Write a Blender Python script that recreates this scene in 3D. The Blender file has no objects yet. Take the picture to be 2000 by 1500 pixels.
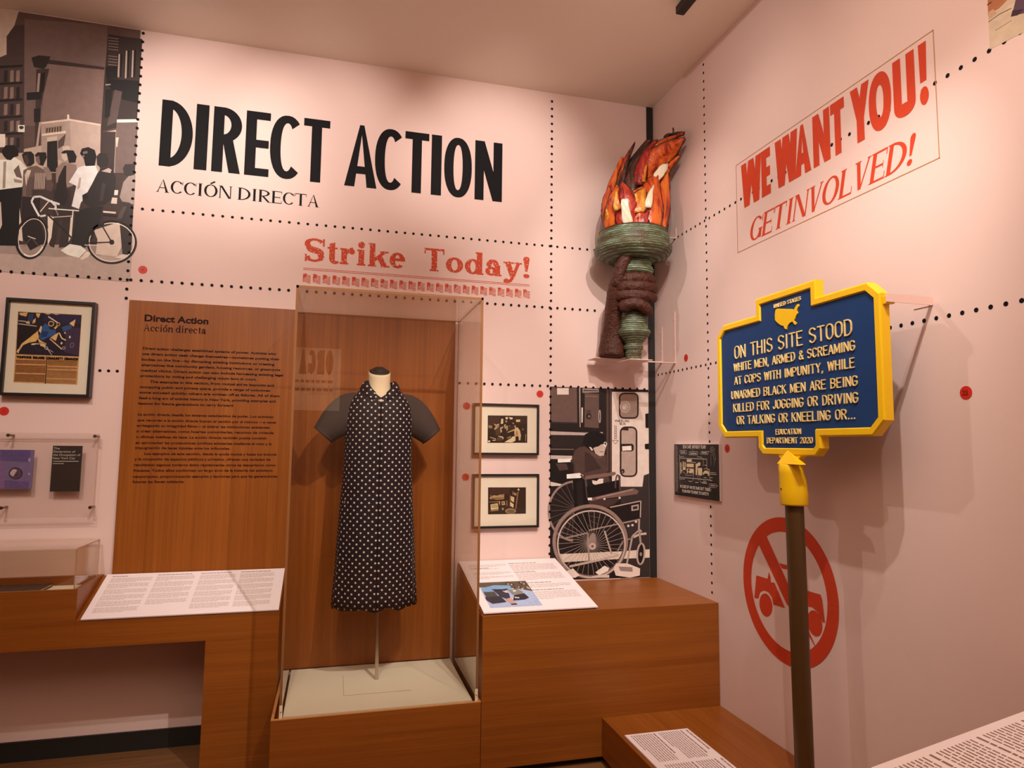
import bpy, bmesh, math, random
from mathutils import Vector, Matrix
random.seed(7)
scene = bpy.context.scene
col = scene.collection
PI = math.pi

# ------------------------------------------------------------------ camera
FPX, YAW, PITCH, ROLL, EYE = 1299.264, 0.260694, 0.0911932, 0.0105243, 1.6
_f = Vector((math.sin(YAW) * math.cos(PITCH), math.cos(YAW) * math.cos(PITCH), math.sin(PITCH)))
_r = Vector((math.cos(YAW), -math.sin(YAW), 0))
_u = _r.cross(_f)
CR = _r * math.cos(ROLL) + _u * math.sin(ROLL)
CU = -_r * math.sin(ROLL) + _u * math.cos(ROLL)
CF = _f
cam_data = bpy.data.cameras.new('camera')
cam = bpy.data.objects.new('camera', cam_data)
col.objects.link(cam)
cam.matrix_world = Matrix(((CR.x, CU.x, -CF.x, 0), (CR.y, CU.y, -CF.y, 0), (CR.z, CU.z, -CF.z, EYE), (0, 0, 0, 1)))
cam_data.sensor_fit = 'HORIZONTAL'
cam_data.sensor_width = 36.0
cam_data.lens = FPX / 2000 * 36.0
cam_data.clip_start = 0.02
scene.camera = cam

# ------------------------------------------------------------------ world, exposure
w = bpy.data.worlds.new('world')
scene.world = w
w.use_nodes = True
w.node_tree.nodes['Background'].inputs[0].default_value = (1.0, 0.55, 0.35, 1)
w.node_tree.nodes['Background'].inputs[1].default_value = 0.0
scene.view_settings.view_transform = 'Standard'
scene.view_settings.look = 'None'
scene.view_settings.gamma = 1.0
scene.view_settings.exposure = 0.10
scene.view_settings.use_curve_mapping = False
try:
    scene.cycles.max_bounces = 10
    scene.cycles.transparent_max_bounces = 24
    scene.cycles.sample_clamp_indirect = 4.0
    scene.cycles.use_denoising = True
except Exception:
    pass

# ------------------------------------------------------------------ lights (ceiling track spots, plus unseen fills added to brighten the room)
WARM = (1.0, 0.80, 0.62)
def spot(name, loc, target, power, angle, blend=0.6, size=0.02, color=WARM):
    d = bpy.data.lights.new(name, 'SPOT')
    d.energy = power
    d.spot_size = math.radians(angle)
    d.spot_blend = blend
    d.shadow_soft_size = size
    d.color = color
    o = bpy.data.objects.new(name, d)
    col.objects.link(o)
    o.location = loc
    o.rotation_euler = (Vector(target) - Vector(loc)).to_track_quat('-Z', 'Y').to_euler()
    return o
def area(name, loc, target, power, sx, sy, color):
    d = bpy.data.lights.new(name, 'AREA')
    d.shape = 'RECTANGLE'
    d.size, d.size_y = sx, sy
    d.energy = power
    d.color = color
    o = bpy.data.objects.new(name, d)
    col.objects.link(o)
    o.location = loc
    o.rotation_euler = (Vector(target) - Vector(loc)).to_track_quat('-Z', 'Y').to_euler()
    return o
MURAL_GAIN, MURAL_TINT = 1.7, (.95, 1.0, 1.05)
AMB = (1.0, 0.73, 0.56)
KEY = (1.0, 0.905, 0.84)
area('ambient_fill', (-.9, .2, 3.8), (-.9, .2, 0), 62, 5.0, 4.0, AMB)  # broad unseen fill, added for general brightness
area('uplight_fill', (.4, -.6, 2.3), (.4, -.6, 4), 70, 2.4, 2.0, AMB)  # unseen fill facing up, added to brighten the ceiling
spot('spot_torch', (.92, 1.25, 3.76), (1.77, 3.73, 2.85), 110, 30, .7, .018, KEY)
spot('spot_headline_left', (-1.05, 2.55, 3.70), (-.80, 4.0, 3.34), 74, 58, .95, .03, KEY)
spot('spot_headline_mid', (-.15, 2.55, 3.70), (-.10, 4.0, 3.34), 56, 58, .95, .03, KEY)
spot('spot_headline_right', (.80, 2.55, 3.70), (.95, 4.0, 3.34), 70, 58, .95, .03, KEY)
spot('spot_torch_sign', (.20, 3.03, 3.74), (2.05, 2.75, 2.2), 44, 76, .8, .018, KEY)
spot('spot_sign', (1.00, 1.15, 3.76), (1.95, 2.55, 1.75), 125, 52, .8, .018, KEY)
spot('spot_sign_steep', (1.28, 1.05, 3.76), (2.0, 2.2, 1.2), 50, 60, .8, .018, KEY)
spot('spot_corner', (1.30, 1.9, 3.80), (1.45, 4.0, 1.60), 120, 56, .8, .018, KEY)
spot('fill_corner_high', (.75, 1.5, 3.76), (2.0, 3.75, 3.45), 34, 56, .95, .03, KEY)  # added fill, lifts the dark upper walls near the corner
spot('spot_dress_right', (.93, 1.06, 3.76), (.20, 3.7, 1.25), 230, 40, .8, .018, KEY)
spot('spot_dress_left', (-.55, .45, 3.76), (.30, 3.7, 1.6), 70, 40, .8, .018, KEY)
spot('spot_bench_right', (1.1, 1.0, 3.76), (1.25, 3.9, 1.1), 120, 46, .8, .018, KEY)
spot('spot_bench_left', (-.3, 1.2, 3.76), (-.62, 3.95, 1.25), 110, 46, .8, .018, KEY)
spot('spot_left_wall', (-1.5, 1.6, 3.76), (-1.50, 3.95, 2.5), 105, 70, .8, .018, KEY)
spot('spot_slogan', (.55, 1.1, 3.76), (2.05, 2.2, 3.1), 30, 70, .95, .03, KEY)
spot('fill_far_board', (.0, -1.2, 3.76), (-.2, -3.2, 2.1), 160, 40, .8, .03, KEY)  # added so the far board shows up mirrored in the case

# ------------------------------------------------------------------ room constants (metres)
BACK, RIGHT, CEIL = 4.0, 2.048, 3.92
LEFT, FRONT = -4.2, -3.2
BENCH = 3.28            # front plane of right bench and dress case
BENCHL = 3.62           # front plane of left bench

# the direction seen at a pixel of the photo, met with a real plane of the room
def ray(x, y):
    return CR * ((x - 1000) / FPX) + CU * (-(y - 750) / FPX) + CF
def onY(x, y, Y):
    d = ray(x, y); t = Y / d.y
    return Vector((d.x * t, Y, EYE + d.z * t))
def onX(x, y, X):
    d = ray(x, y); t = X / d.x
    return Vector((X, d.y * t, EYE + d.z * t))
def onZ(x, y, Z):
    d = ray(x, y); t = (Z - EYE) / d.z
    return Vector((d.x * t, d.y * t, Z))

# ------------------------------------------------------------------ materials
def lin(c):
    return tuple(((v / 255) / 12.92 if v / 255 <= 0.04045 else ((v / 255 + 0.055) / 1.055) ** 2.4) for v in c)
def mat(name, color, rough=0.6, metal=0.0, spec=0.5, var=0.0, vscale=8.0, bump=0.0, bscale=60.0):
    m = bpy.data.materials.new(name)
    m.use_nodes = True
    nt = m.node_tree
    b = nt.nodes['Principled BSDF']
    b.inputs['Roughness'].default_value = rough
    b.inputs['Metallic'].default_value = metal
    b.inputs['Specular IOR Level'].default_value = spec
    c4 = (*color, 1)
    b.inputs['Base Color'].default_value = c4
    if var or bump:
        tc = nt.nodes.new('ShaderNodeTexCoord')
    if var:
        n = nt.nodes.new('ShaderNodeTexNoise')
        n.inputs['Scale'].default_value = vscale
        n.inputs['Detail'].default_value = 5
        nt.links.new(tc.outputs['Object'], n.inputs['Vector'])
        r = nt.nodes.new('ShaderNodeMapRange')
        r.inputs[3].default_value = 1 - var
        r.inputs[4].default_value = 1 + var
        nt.links.new(n.outputs['Fac'], r.inputs[0])
        mx = nt.nodes.new('ShaderNodeVectorMath'); mx.operation = 'SCALE'
        mx.inputs[0].default_value = color
        nt.links.new(r.outputs[0], mx.inputs['Scale'])
        nt.links.new(mx.outputs[0], b.inputs['Base Color'])
    if bump:
        n2 = nt.nodes.new('ShaderNodeTexNoise')
        n2.inputs['Scale'].default_value = bscale
        n2.inputs['Detail'].default_value = 6
        nt.links.new(tc.outputs['Object'], n2.inputs['Vector'])
        bp = nt.nodes.new('ShaderNodeBump')
        bp.inputs['Strength'].default_value = bump
        bp.inputs['Distance'].default_value = 0.01
        nt.links.new(n2.outputs['Fac'], bp.inputs['Height'])
        nt.links.new(bp.outputs[0], b.inputs['Normal'])
    return m
def wood(name, scale, dark, light, rough=0.38):
    m = bpy.data.materials.new(name); m.use_nodes = True
    nt = m.node_tree; N = nt.nodes.new; L = nt.links.new
    b = nt.nodes['Principled BSDF']
    b.inputs['Roughness'].default_value = rough
    b.inputs['Specular IOR Level'].default_value = 0.35
    tc = N('ShaderNodeTexCoord'); mp = N('ShaderNodeMapping')
    mp.inputs['Scale'].default_value = scale
    L(tc.outputs['Object'], mp.inputs['Vector'])
    n1 = N('ShaderNodeTexNoise'); n1.inputs['Scale'].default_value = 1.0; n1.inputs['Detail'].default_value = 8; n1.inputs['Distortion'].default_value = 0.6
    L(mp.outputs[0], n1.inputs['Vector'])
    mp2 = N('ShaderNodeMapping'); mp2.inputs['Scale'].default_value = tuple(s * 0.12 for s in scale)
    L(tc.outputs['Object'], mp2.inputs['Vector'])
    n2 = N('ShaderNodeTexNoise'); n2.inputs['Scale'].default_value = 1.0; n2.inputs['Detail'].default_value = 3; n2.inputs['Distortion'].default_value = 1.2
    L(mp2.outputs[0], n2.inputs['Vector'])
    ad = N('ShaderNodeMath'); ad.operation = 'ADD'
    L(n1.outputs['Fac'], ad.inputs[0]); L(n2.outputs['Fac'], ad.inputs[1])
    cr = N('ShaderNodeValToRGB')
    cr.color_ramp.elements[0].position = 0.30; cr.color_ramp.elements[0].color = (*dark, 1)
    cr.color_ramp.elements[1].position = 0.70; cr.color_ramp.elements[1].color = (*light, 1)
    hv = N('ShaderNodeMath'); hv.operation = 'MULTIPLY'; hv.inputs[1].default_value = 0.5
    L(ad.outputs[0], hv.inputs[0]); L(hv.outputs[0], cr.inputs[0]); L(cr.outputs[0], b.inputs['Base Color'])
    return m
def clear(name, tint=(0.97, 0.95, 0.92), f0=0.04):
    m = bpy.data.materials.new(name); m.use_nodes = True
    nt = m.node_tree; N = nt.nodes.new; L = nt.links.new
    nt.nodes.remove(nt.nodes['Principled BSDF'])
    out = nt.nodes['Material Output']
    tr = N('ShaderNodeBsdfTransparent'); tr.inputs[0].default_value = (*tint, 1)
    gl = N('ShaderNodeBsdfGlossy'); gl.inputs['Roughness'].default_value = 0.0; gl.inputs[0].default_value = (1, 1, 1, 1)
    lw = N('ShaderNodeLayerWeight'); lw.inputs[0].default_value = 0.5
    pw = N('ShaderNodeMath'); pw.operation = 'POWER'; pw.inputs[1].default_value = 5
    ma = N('ShaderNodeMath'); ma.operation = 'MULTIPLY_ADD'; ma.inputs[1].default_value = 1 - f0; ma.inputs[2].default_value = f0
    L(lw.outputs['Facing'], pw.inputs[0]); L(pw.outputs[0], ma.inputs[0])
    mx = N('ShaderNodeMixShader')
    L(ma.outputs[0], mx.inputs[0]); L(tr.outputs[0], mx.inputs[1]); L(gl.outputs[0], mx.inputs[2])
    L(mx.outputs[0], out.inputs['Surface'])
    return m
def print_mat(name, rough=0.55, grain=0.12, gscale=350.0):
    m = bpy.data.materials.new(name); m.use_nodes = True
    nt = m.node_tree; N = nt.nodes.new; L = nt.links.new
    b = nt.nodes['Principled BSDF']; b.inputs['Roughness'].default_value = rough; b.inputs['Specular IOR Level'].default_value = 0.3
    at = N('ShaderNodeAttribute'); at.attribute_name = 'Col'
    tc = N('ShaderNodeTexCoord'); n = N('ShaderNodeTexNoise'); n.inputs['Scale'].default_value = gscale; n.inputs['Detail'].default_value = 4
    L(tc.outputs['Object'], n.inputs['Vector'])
    r = N('ShaderNodeMapRange'); r.inputs[3].default_value = 1 - grain; r.inputs[4].default_value = 1 + grain
    L(n.outputs['Fac'], r.inputs[0])
    n2 = N('ShaderNodeTexNoise'); n2.inputs['Scale'].default_value = gscale * 0.07; n2.inputs['Detail'].default_value = 5
    L(tc.outputs['Object'], n2.inputs['Vector'])
    r2 = N('ShaderNodeMapRange'); r2.inputs[3].default_value = 1 - grain * 1.6; r2.inputs[4].default_value = 1 + grain * 1.6
    L(n2.outputs['Fac'], r2.inputs[0])
    mm = N('ShaderNodeMath'); mm.operation = 'MULTIPLY'
    L(r.outputs[0], mm.inputs[0]); L(r2.outputs[0], mm.inputs[1])
    mx = N('ShaderNodeVectorMath'); mx.operation = 'SCALE'
    L(at.outputs['Color'], mx.inputs[0]); L(mm.outputs[0], mx.inputs['Scale']); L(mx.outputs[0], b.inputs['Base Color'])
    return m

WALL_C = (0.775, 0.577, 0.520)
M = {}
M['wall'] = mat('pink_wall_paint', WALL_C, 0.75, spec=0.2, var=0.02, vscale=3.0, bump=0.03, bscale=220)
M['wall_dark'] = mat('darkened_unseen_wall', (0.20, 0.13, 0.10), 0.8, spec=0.15, var=0.03, vscale=3.0)  # unseen walls, colour darkened so the glass mirrors a dim room
M['ceiling'] = mat('ceiling_paint', (0.80, 0.68, 0.58), 0.85, spec=0.15, var=0.02, vscale=2)
M['floor'] = wood('floor_wood', (2.0, 40, 40), (0.13, 0.055, 0.018), (0.26, 0.12, 0.045), 0.3)
M['black'] = mat('black_paint', (0.012, 0.010, 0.009), 0.55)
M['ink'] = mat('black_vinyl', (0.008, 0.007, 0.008), 0.6, spec=0.08)
M['red'] = mat('red_vinyl', (0.60, 0.058, 0.020), 0.6, spec=0.15, var=0.06, vscale=30)
def worn(name, c, wear, sc, cut):
    m = mat(name, c, 0.6, spec=.15); nt = m.node_tree; N = nt.nodes.new; L = nt.links.new
    tc = N('ShaderNodeTexCoord'); n = N('ShaderNodeTexNoise'); n.inputs['Scale'].default_value = sc; n.inputs['Detail'].default_value = 4; L(tc.outputs['Object'], n.inputs['Vector'])
    g = N('ShaderNodeMapRange'); g.inputs[1].default_value = cut; g.inputs[2].default_value = cut + .02; L(n.outputs['Fac'], g.inputs[0])
    mx = N('ShaderNodeMix'); mx.data_type = 'RGBA'; mx.inputs[6].default_value = (*c, 1); mx.inputs[7].default_value = (*wear, 1)
    L(g.outputs[0], mx.inputs[0]); L(mx.outputs[2], nt.nodes['Principled BSDF'].inputs['Base Color'])
    return m
M['red_worn'] = worn('worn_red_ink', (0.56, 0.068, 0.028), (0.74, 0.44, 0.35), 95, .60)
M['gold'] = mat('gold_line', (0.45, 0.20, 0.06), 0.5)
M['wood_v'] = wood('veneer_upright_grain', (210, 210, 2.4), (0.205, 0.054, 0.0060), (0.33, 0.100, 0.0130))
M['wood_x'] = wood('veneer_level_grain', (2.2, 150, 150), (0.205, 0.055, 0.0060), (0.32, 0.099, 0.0130))
M['wood_y'] = wood('veneer_bench_grain', (150, 2.2, 150), (0.205, 0.055, 0.0060), (0.32, 0.099, 0.0130))
M['wood_edge'] = mat('veneer_edge', (0.52, 0.24, 0.08), 0.4, var=0.1, vscale=20)
M['wood_ink'] = mat('panel_print', (0.020, 0.006, 0.006), 0.7, spec=.15)
M['wood_ink2'] = mat('panel_print_red', (0.050, 0.007, 0.004), 0.7, spec=.15)
M['pane'] = clear('acrylic_sheet')
M['pane_thin'] = clear('thin_acrylic', (0.995, 0.99, 0.985), 0.03)
M['pane_edge'] = mat('acrylic_edge', (0.24, 0.10, 0.035), 0.2, spec=0.6)  # brown stands in for the wood mirrored inside the cut edge
M['pane_edge_light'] = mat('acrylic_edge_light', (0.62, 0.40, 0.30), 0.25, spec=0.5)
M['board'] = mat('label_board', (0.86, 0.77, 0.78), 0.6, spec=0.25)
M['board_ink'] = mat('label_print', (0.50, 0.38, 0.33), 0.7)
M['board_ink_dark'] = mat('label_print_dark', (0.25, 0.15, 0.12), 0.7)
M['cream'] = mat('cream_cloth', (0.78, 0.66, 0.46), 0.75, var=0.03, vscale=30, bump=0.05, bscale=400)
M['deck'] = mat('case_deck', (0.76, 0.73, 0.58), 0.8, var=0.03, vscale=12, bump=0.03, bscale=500)
M['steel'] = mat('brushed_steel', (0.62, 0.55, 0.48), 0.28, metal=1.0)
M['brass'] = mat('aged_bolt', (0.28, 0.19, 0.11), 0.35, metal=1.0)
M['yellow'] = mat('yellow_enamel', (0.86, 0.52, 0.004), 0.38, spec=0.4, var=0.03, vscale=20)
M['letter_yellow'] = mat('letter_enamel', (0.88, 0.66, 0.26), 0.3, spec=0.6)
M['blue'] = mat('blue_enamel', (0.008, 0.043, 0.150), 0.5, spec=0.2, var=0.05, vscale=25, bump=0.02, bscale=90)
M['post'] = mat('brown_post', (0.085, 0.040, 0.010), 0.42, metal=0.2, var=0.12, vscale=14)
M['bracket'] = mat('pink_bracket', (0.80, 0.56, 0.49), 0.5)
M['mat_board'] = mat('mat_board', (0.80, 0.73, 0.60), 0.7, spec=0.2)
M['frame'] = mat('black_frame', (0.014, 0.011, 0.010), 0.35, spec=0.5)
M['print'] = print_mat('photo_print')
M['print_fine'] = print_mat('photo_print_small', 0.4, 0.18, 900)
M['sleeve'] = mat('grey_cotton', (0.052, 0.039, 0.036), 0.85, spec=0.15, var=0.05, vscale=25)
M['button'] = mat('pearl_button', (0.8, 0.72, 0.62), 0.3)
M['skin'] = mat('brown_sculpted_paper', (0.058, 0.015, 0.007), 0.5, spec=0.3, var=0.5, vscale=45, bump=0.9, bscale=70)
M['flame_edge'] = mat('flame_dark_edge', (0.03, 0.010, 0.008), 0.35)
M['poster'] = mat('black_poster', (0.016, 0.012, 0.011), 0.4)
M['white_ink'] = mat('white_print', (0.62, 0.55, 0.47), 0.6)
M['cream_ink'] = mat('cream_print', (0.72, 0.56, 0.34), 0.6)

M['booklet_blue'] = mat('booklet_violet', (0.17, 0.12, 0.24), .6, var=.2, vscale=30)
M['booklet_dark'] = mat('booklet_dark', (0.028, 0.017, 0.012), .5)
# patina for the torch: green with brown ridges and pale flakes
def patina():
    m = bpy.data.materials.new('green_patina'); m.use_nodes = True
    nt = m.node_tree; N = nt.nodes.new; L = nt.links.new
    b = nt.nodes['Principled BSDF']; b.inputs['Roughness'].default_value = 0.45
    tc = N('ShaderNodeTexCoord')
    mp = N('ShaderNodeMapping'); mp.inputs['Scale'].default_value = (9, 9, 28)
    L(tc.outputs['Object'], mp.inputs['Vector'])
    n = N('ShaderNodeTexNoise'); n.inputs['Scale'].default_value = 1.0; n.inputs['Detail'].default_value = 8; n.inputs['Roughness'].default_value = 0.75
    L(mp.outputs[0], n.inputs['Vector'])
    cr = N('ShaderNodeValToRGB'); e = cr.color_ramp.elements
    e[0].position = 0.30; e[0].color = (0.10, 0.045, 0.018, 1)
    e[1].position = 0.76; e[1].color = (0.56, 0.76, 0.52, 1)
    for p, c in ((0.44, (0.075, 0.07, 0.03, 1)), (0.51, (0.10, 0.165, 0.085, 1)), (0.62, (0.20, 0.33, 0.20, 1))):
        k = e.new(p); k.color = c
    L(n.outputs['Fac'], cr.inputs[0])
    wv = N('ShaderNodeTexWave'); wv.bands_direction = 'Z'; wv.inputs['Scale'].default_value = 24; wv.inputs['Distortion'].default_value = 1.2; wv.inputs['Detail'].default_value = 2
    L(tc.outputs['Object'], wv.inputs['Vector'])
    wr = N('ShaderNodeMapRange'); wr.inputs[1].default_value = .25; wr.inputs[2].default_value = .6; L(wv.outputs['Fac'], wr.inputs[0])
    mx = N('ShaderNodeMix'); mx.data_type = 'RGBA'; mx.inputs[6].default_value = (.055, .028, .012, 1)
    L(wr.outputs[0], mx.inputs[0]); L(cr.outputs[0], mx.inputs[7]); L(mx.outputs[2], b.inputs['Base Color'])
    n2 = N('ShaderNodeTexNoise'); n2.inputs['Scale'].default_value = 110; n2.inputs['Detail'].default_value = 5
    L(tc.outputs['Object'], n2.inputs['Vector'])
    bp = N('ShaderNodeBump'); bp.inputs['Strength'].default_value = 0.7; bp.inputs['Distance'].default_value = 0.006
    L(n2.outputs['Fac'], bp.inputs['Height']); L(bp.outputs[0], b.inputs['Normal'])
    return m
M['patina'] = patina()
def paint_streak(name, a, b_, c_):
    m = bpy.data.materials.new(name); m.use_nodes = True
    nt = m.node_tree; N = nt.nodes.new; L = nt.links.new
    b = nt.nodes['Principled BSDF']; b.inputs['Roughness'].default_value = 0.32; b.inputs['Specular IOR Level'].default_value = 0.45
    tc = N('ShaderNodeTexCoord'); mp = N('ShaderNodeMapping'); mp.inputs['Scale'].default_value = (22, 22, 5)
    L(tc.outputs['Object'], mp.inputs['Vector'])
    n = N('ShaderNodeTexNoise'); n.inputs['Scale'].default_value = 1.0; n.inputs['Detail'].default_value = 5; n.inputs['Distortion'].default_value = 1.5
    L(mp.outputs[0], n.inputs['Vector'])
    cr = N('ShaderNodeValToRGB'); e = cr.color_ramp.elements
    e[0].position = 0.36; e[0].color = (*a, 1); e[1].position = 0.66; e[1].color = (*c_, 1)
    k = e.new(0.5); k.color = (*b_, 1)
    L(n.outputs['Fac'], cr.inputs[0]); L(cr.outputs[0], b.inputs['Base Color'])
    n2 = N('ShaderNodeTexNoise'); n2.inputs['Scale'].default_value = 60
    L(tc.outputs['Object'], n2.inputs['Vector'])
    bp = N('ShaderNodeBump'); bp.inputs['Strength'].default_value = 0.35; bp.inputs['Distance'].default_value = 0.006
    L(n2.outputs['Fac'], bp.inputs['Height']); L(bp.outputs[0], b.inputs['Normal'])
    return m
M['flame_orange'] = paint_streak('flame_orange', (0.26, 0.026, 0.009), (0.60, 0.085, 0.015), (0.70, 0.18, 0.025))
M['flame_red'] = paint_streak('flame_red', (0.10, 0.010, 0.008), (0.36, 0.022, 0.015), (0.52, 0.08, 0.03))
M['flame_yellow'] = paint_streak('flame_yellow', (0.50, 0.10, 0.012), (0.62, 0.22, 0.02), (0.80, 0.52, 0.12))
M['flame_white'] = mat('flame_white', (0.80, 0.70, 0.52), 0.25, var=0.06, vscale=30)
M['flame_dark'] = paint_streak('flame_dark', (0.03, 0.012, 0.008), (0.07, 0.03, 0.018), (0.16, 0.05, 0.03))

def polka():
    m = bpy.data.materials.new('navy_polka_dot_cotton'); m.use_nodes = True
    nt = m.node_tree; N = nt.nodes.new; L = nt.links.new
    b = nt.nodes['Principled BSDF']; b.inputs['Roughness'].default_value = 0.62; b.inputs['Specular IOR Level'].default_value = 0.25
    uv = N('ShaderNodeUVMap'); uv.uv_map = 'UVMap'
    def grid(off):
        s = N('ShaderNodeVectorMath'); s.operation = 'MULTIPLY_ADD'
        s.inputs[1].default_value = (1 / 0.0392, 1 / 0.0385, 0); s.inputs[2].default_value = (off, off, 0)
        L(uv.outputs[0], s.inputs[0])
        f = N('ShaderNodeVectorMath'); f.operation = 'FRACTION'; L(s.outputs[0], f.inputs[0])
        q = N('ShaderNodeVectorMath'); q.operation = 'SUBTRACT'; q.inputs[1].default_value = (0.5, 0.5, 0); L(f.outputs[0], q.inputs[0])
        ln = N('ShaderNodeVectorMath'); ln.operation = 'LENGTH'; L(q.outputs[0], ln.inputs[0])
        return ln.outputs['Value']
    mn = N('ShaderNodeMath'); mn.operation = 'MINIMUM'; L(grid(0.0), mn.inputs[0]); L(grid(0.5), mn.inputs[1])
    lt = N('ShaderNodeMath'); lt.operation = 'LESS_THAN'; lt.inputs[1].default_value = 0.128; L(mn.outputs[0], lt.inputs[0])
    mx = N('ShaderNodeMix'); mx.data_type = 'RGBA'
    mx.inputs[6].default_value = (0.0085, 0.0055, 0.0115, 1); mx.inputs[7].default_value = (0.62, 0.55, 0.52, 1)
    L(lt.outputs[0], mx.inputs[0]); L(mx.outputs[2], b.inputs['Base Color'])
    return m
M['polka'] = polka()

# ------------------------------------------------------------------ object helpers
def tag(o, label=None, cat=None, group=None, kind=None):
    if label: o['label'] = label
    if cat: o['category'] = cat
    if group: o['group'] = group
    if kind: o['kind'] = kind
    return o
def thing(name, loc, label, cat, group=None):
    o = bpy.data.objects.new(name, None)
    col.objects.link(o)
    o.location = loc
    o.empty_display_size = 0.05
    return tag(o, label, cat, group)
def wloc(o):
    v = Vector((0, 0, 0))
    while o is not None:
        v += o.location
        o = o.parent
    return v
class MB:
    """vertices and faces gathered in world metres, linked as one mesh object"""
    def __init__(s):
        s.v, s.f, s.m, s.sm, s.c, s.uv = [], [], [], [], [], {}
    def face(s, pts, m=0, smooth=False, colr=None):
        i = len(s.v)
        s.v += [tuple(p) for p in pts]
        s.f.append(tuple(range(i, i + len(pts)))); s.m.append(m); s.sm.append(smooth); s.c.append(colr)
    def grid(s, rows, m=0, closed=False, smooth=True, uvs=None):
        i0 = len(s.v); n = len(rows[0])
        for r in rows: s.v += [tuple(p) for p in r]
        for a in range(len(rows) - 1):
            for b in range(n if closed else n - 1):
                c = (b + 1) % n
                s.f.append((i0 + a * n + b, i0 + a * n + c, i0 + (a + 1) * n + c, i0 + (a + 1) * n + b))
                s.m.append(m); s.sm.append(smooth); s.c.append(None)
        return i0
    def box(s, x0, x1, y0, y1, z0, z1, m=0, mats=None):
        P = [(x0, y0, z0), (x1, y0, z0), (x1, y1, z0), (x0, y1, z0), (x0, y0, z1), (x1, y0, z1), (x1, y1, z1), (x0, y1, z1)]
        F = [(0, 3, 2, 1), (4, 5, 6, 7), (0, 1, 5, 4), (2, 3, 7, 6), (1, 2, 6, 5), (3, 0, 4, 7)]   # bottom top front back right left
        i = len(s.v); s.v += P
        for k, f in enumerate(F):
            s.f.append(tuple(i + q for q in f)); s.m.append(mats[k] if mats else m); s.sm.append(False); s.c.append(None)
    def prism(s, poly, d, m=0, mside=None):
        """poly: 3-D outline, d: extrusion vector"""
        d = Vector(d); n = len(poly); i = len(s.v)
        s.v += [tuple(p) for p in poly] + [tuple(Vector(p) + d) for p in poly]
        ms = m if mside is None else mside
        s.f.append(tuple(range(i, i + n))); s.f.append(tuple(range(i + 2 * n - 1, i + n - 1, -1)))
        s.m += [m, m]; s.sm += [False, False]; s.c += [None, None]
        for k in range(n):
            q = (k + 1) % n
            s.f.append((i + k, i + n + k, i + n + q, i + q)); s.m.append(ms); s.sm.append(False); s.c.append(None)
    def tube(s, pts, r, m=0, n=10, cap=True):
        pts = [Vector(p) for p in pts]; rows = []
        for k, p in enumerate(pts):
            t = (pts[min(k + 1, len(pts) - 1)] - pts[max(k - 1, 0)]).normalized()
            a = t.cross(Vector((0, 0, 1)))
            if a.length < 0.05: a = t.cross(Vector((1, 0, 0)))
            a.normalize(); b = t.cross(a)
            rr = r[k] if isinstance(r, (list, tuple)) else r
            rows.append([p + a * (rr * math.cos(q * 2 * PI / n)) + b * (rr * math.sin(q * 2 * PI / n)) for q in range(n)])
        s.grid(rows, m, True)
        if cap:
            s.face(rows[0], m); s.face(rows[-1][::-1], m)
    def lathe(s, c, prof, m=0, n=48, wob=None):
        rows = []
        for r, z in prof:
            rows.append([(c[0] + r * math.cos(q * 2 * PI / n) * (1 + (wob(q * 2 * PI / n, z) if wob else 0)),
                          c[1] + r * math.sin(q * 2 * PI / n) * (1 + (wob(q * 2 * PI / n, z) if wob else 0)), c[2] + z) for q in range(n)])
        s.grid(rows, m, True)
    def build(s, name, mats, parent=None, loc=None, bevel=0.0):
        if not isinstance(mats, (list, tuple)): mats = [mats]
        me = bpy.data.meshes.new(name)
        org = wloc(parent) if parent is not None else (Vector(loc) if loc is not None else Vector((0, 0, 0)))
        me.from_pydata([(Vector(v) - org)[:] for v in s.v], [], s.f)
        for x in mats: me.materials.append(M[x] if isinstance(x, str) else x)
        me.polygons.foreach_set('material_index', s.m)
        me.polygons.foreach_set('use_smooth', s.sm)
        if any(c is not None for c in s.c):
            at = me.color_attributes.new('Col', 'FLOAT_COLOR', 'CORNER')
            buf = []
            for p, c in zip(me.polygons, s.c):
                buf += list((*(c or (1, 1, 1)), 1.0)) * p.loop_total
            at.data.foreach_set('color', buf)
        me.update()
        o = bpy.data.objects.new(name, me)
        col.objects.link(o)
        if parent is not None: o.parent = parent
        else: o.location = org
        if bevel:
            bm = bmesh.new(); bm.from_mesh(me)
            bmesh.ops.remove_doubles(bm, verts=bm.verts, dist=1e-6); bmesh.ops.recalc_face_normals(bm, faces=bm.faces)
            bm.to_mesh(me); bm.free()
            mod = o.modifiers.new('soft_edges', 'BEVEL'); mod.width = bevel; mod.segments = 2; mod.limit_method = 'ANGLE'
        return o

# a frame on a plane: origin, u (reading direction), v (up), n (towards the viewer)
class Frame:
    def __init__(s, o, u, v, n): s.o, s.u, s.v, s.n = Vector(o), Vector(u), Vector(v), Vector(n)
    def at(s, x, y, h=0.0): return s.o + s.u * x + s.v * y + s.n * h
BACKF = Frame((0, BACK, 0), (1, 0, 0), (0, 0, 1), (0, -1, 0))
RIGHTF = Frame((RIGHT, 0, 0), (0, -1, 0), (0, 0, 1), (-1, 0, 0))

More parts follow.
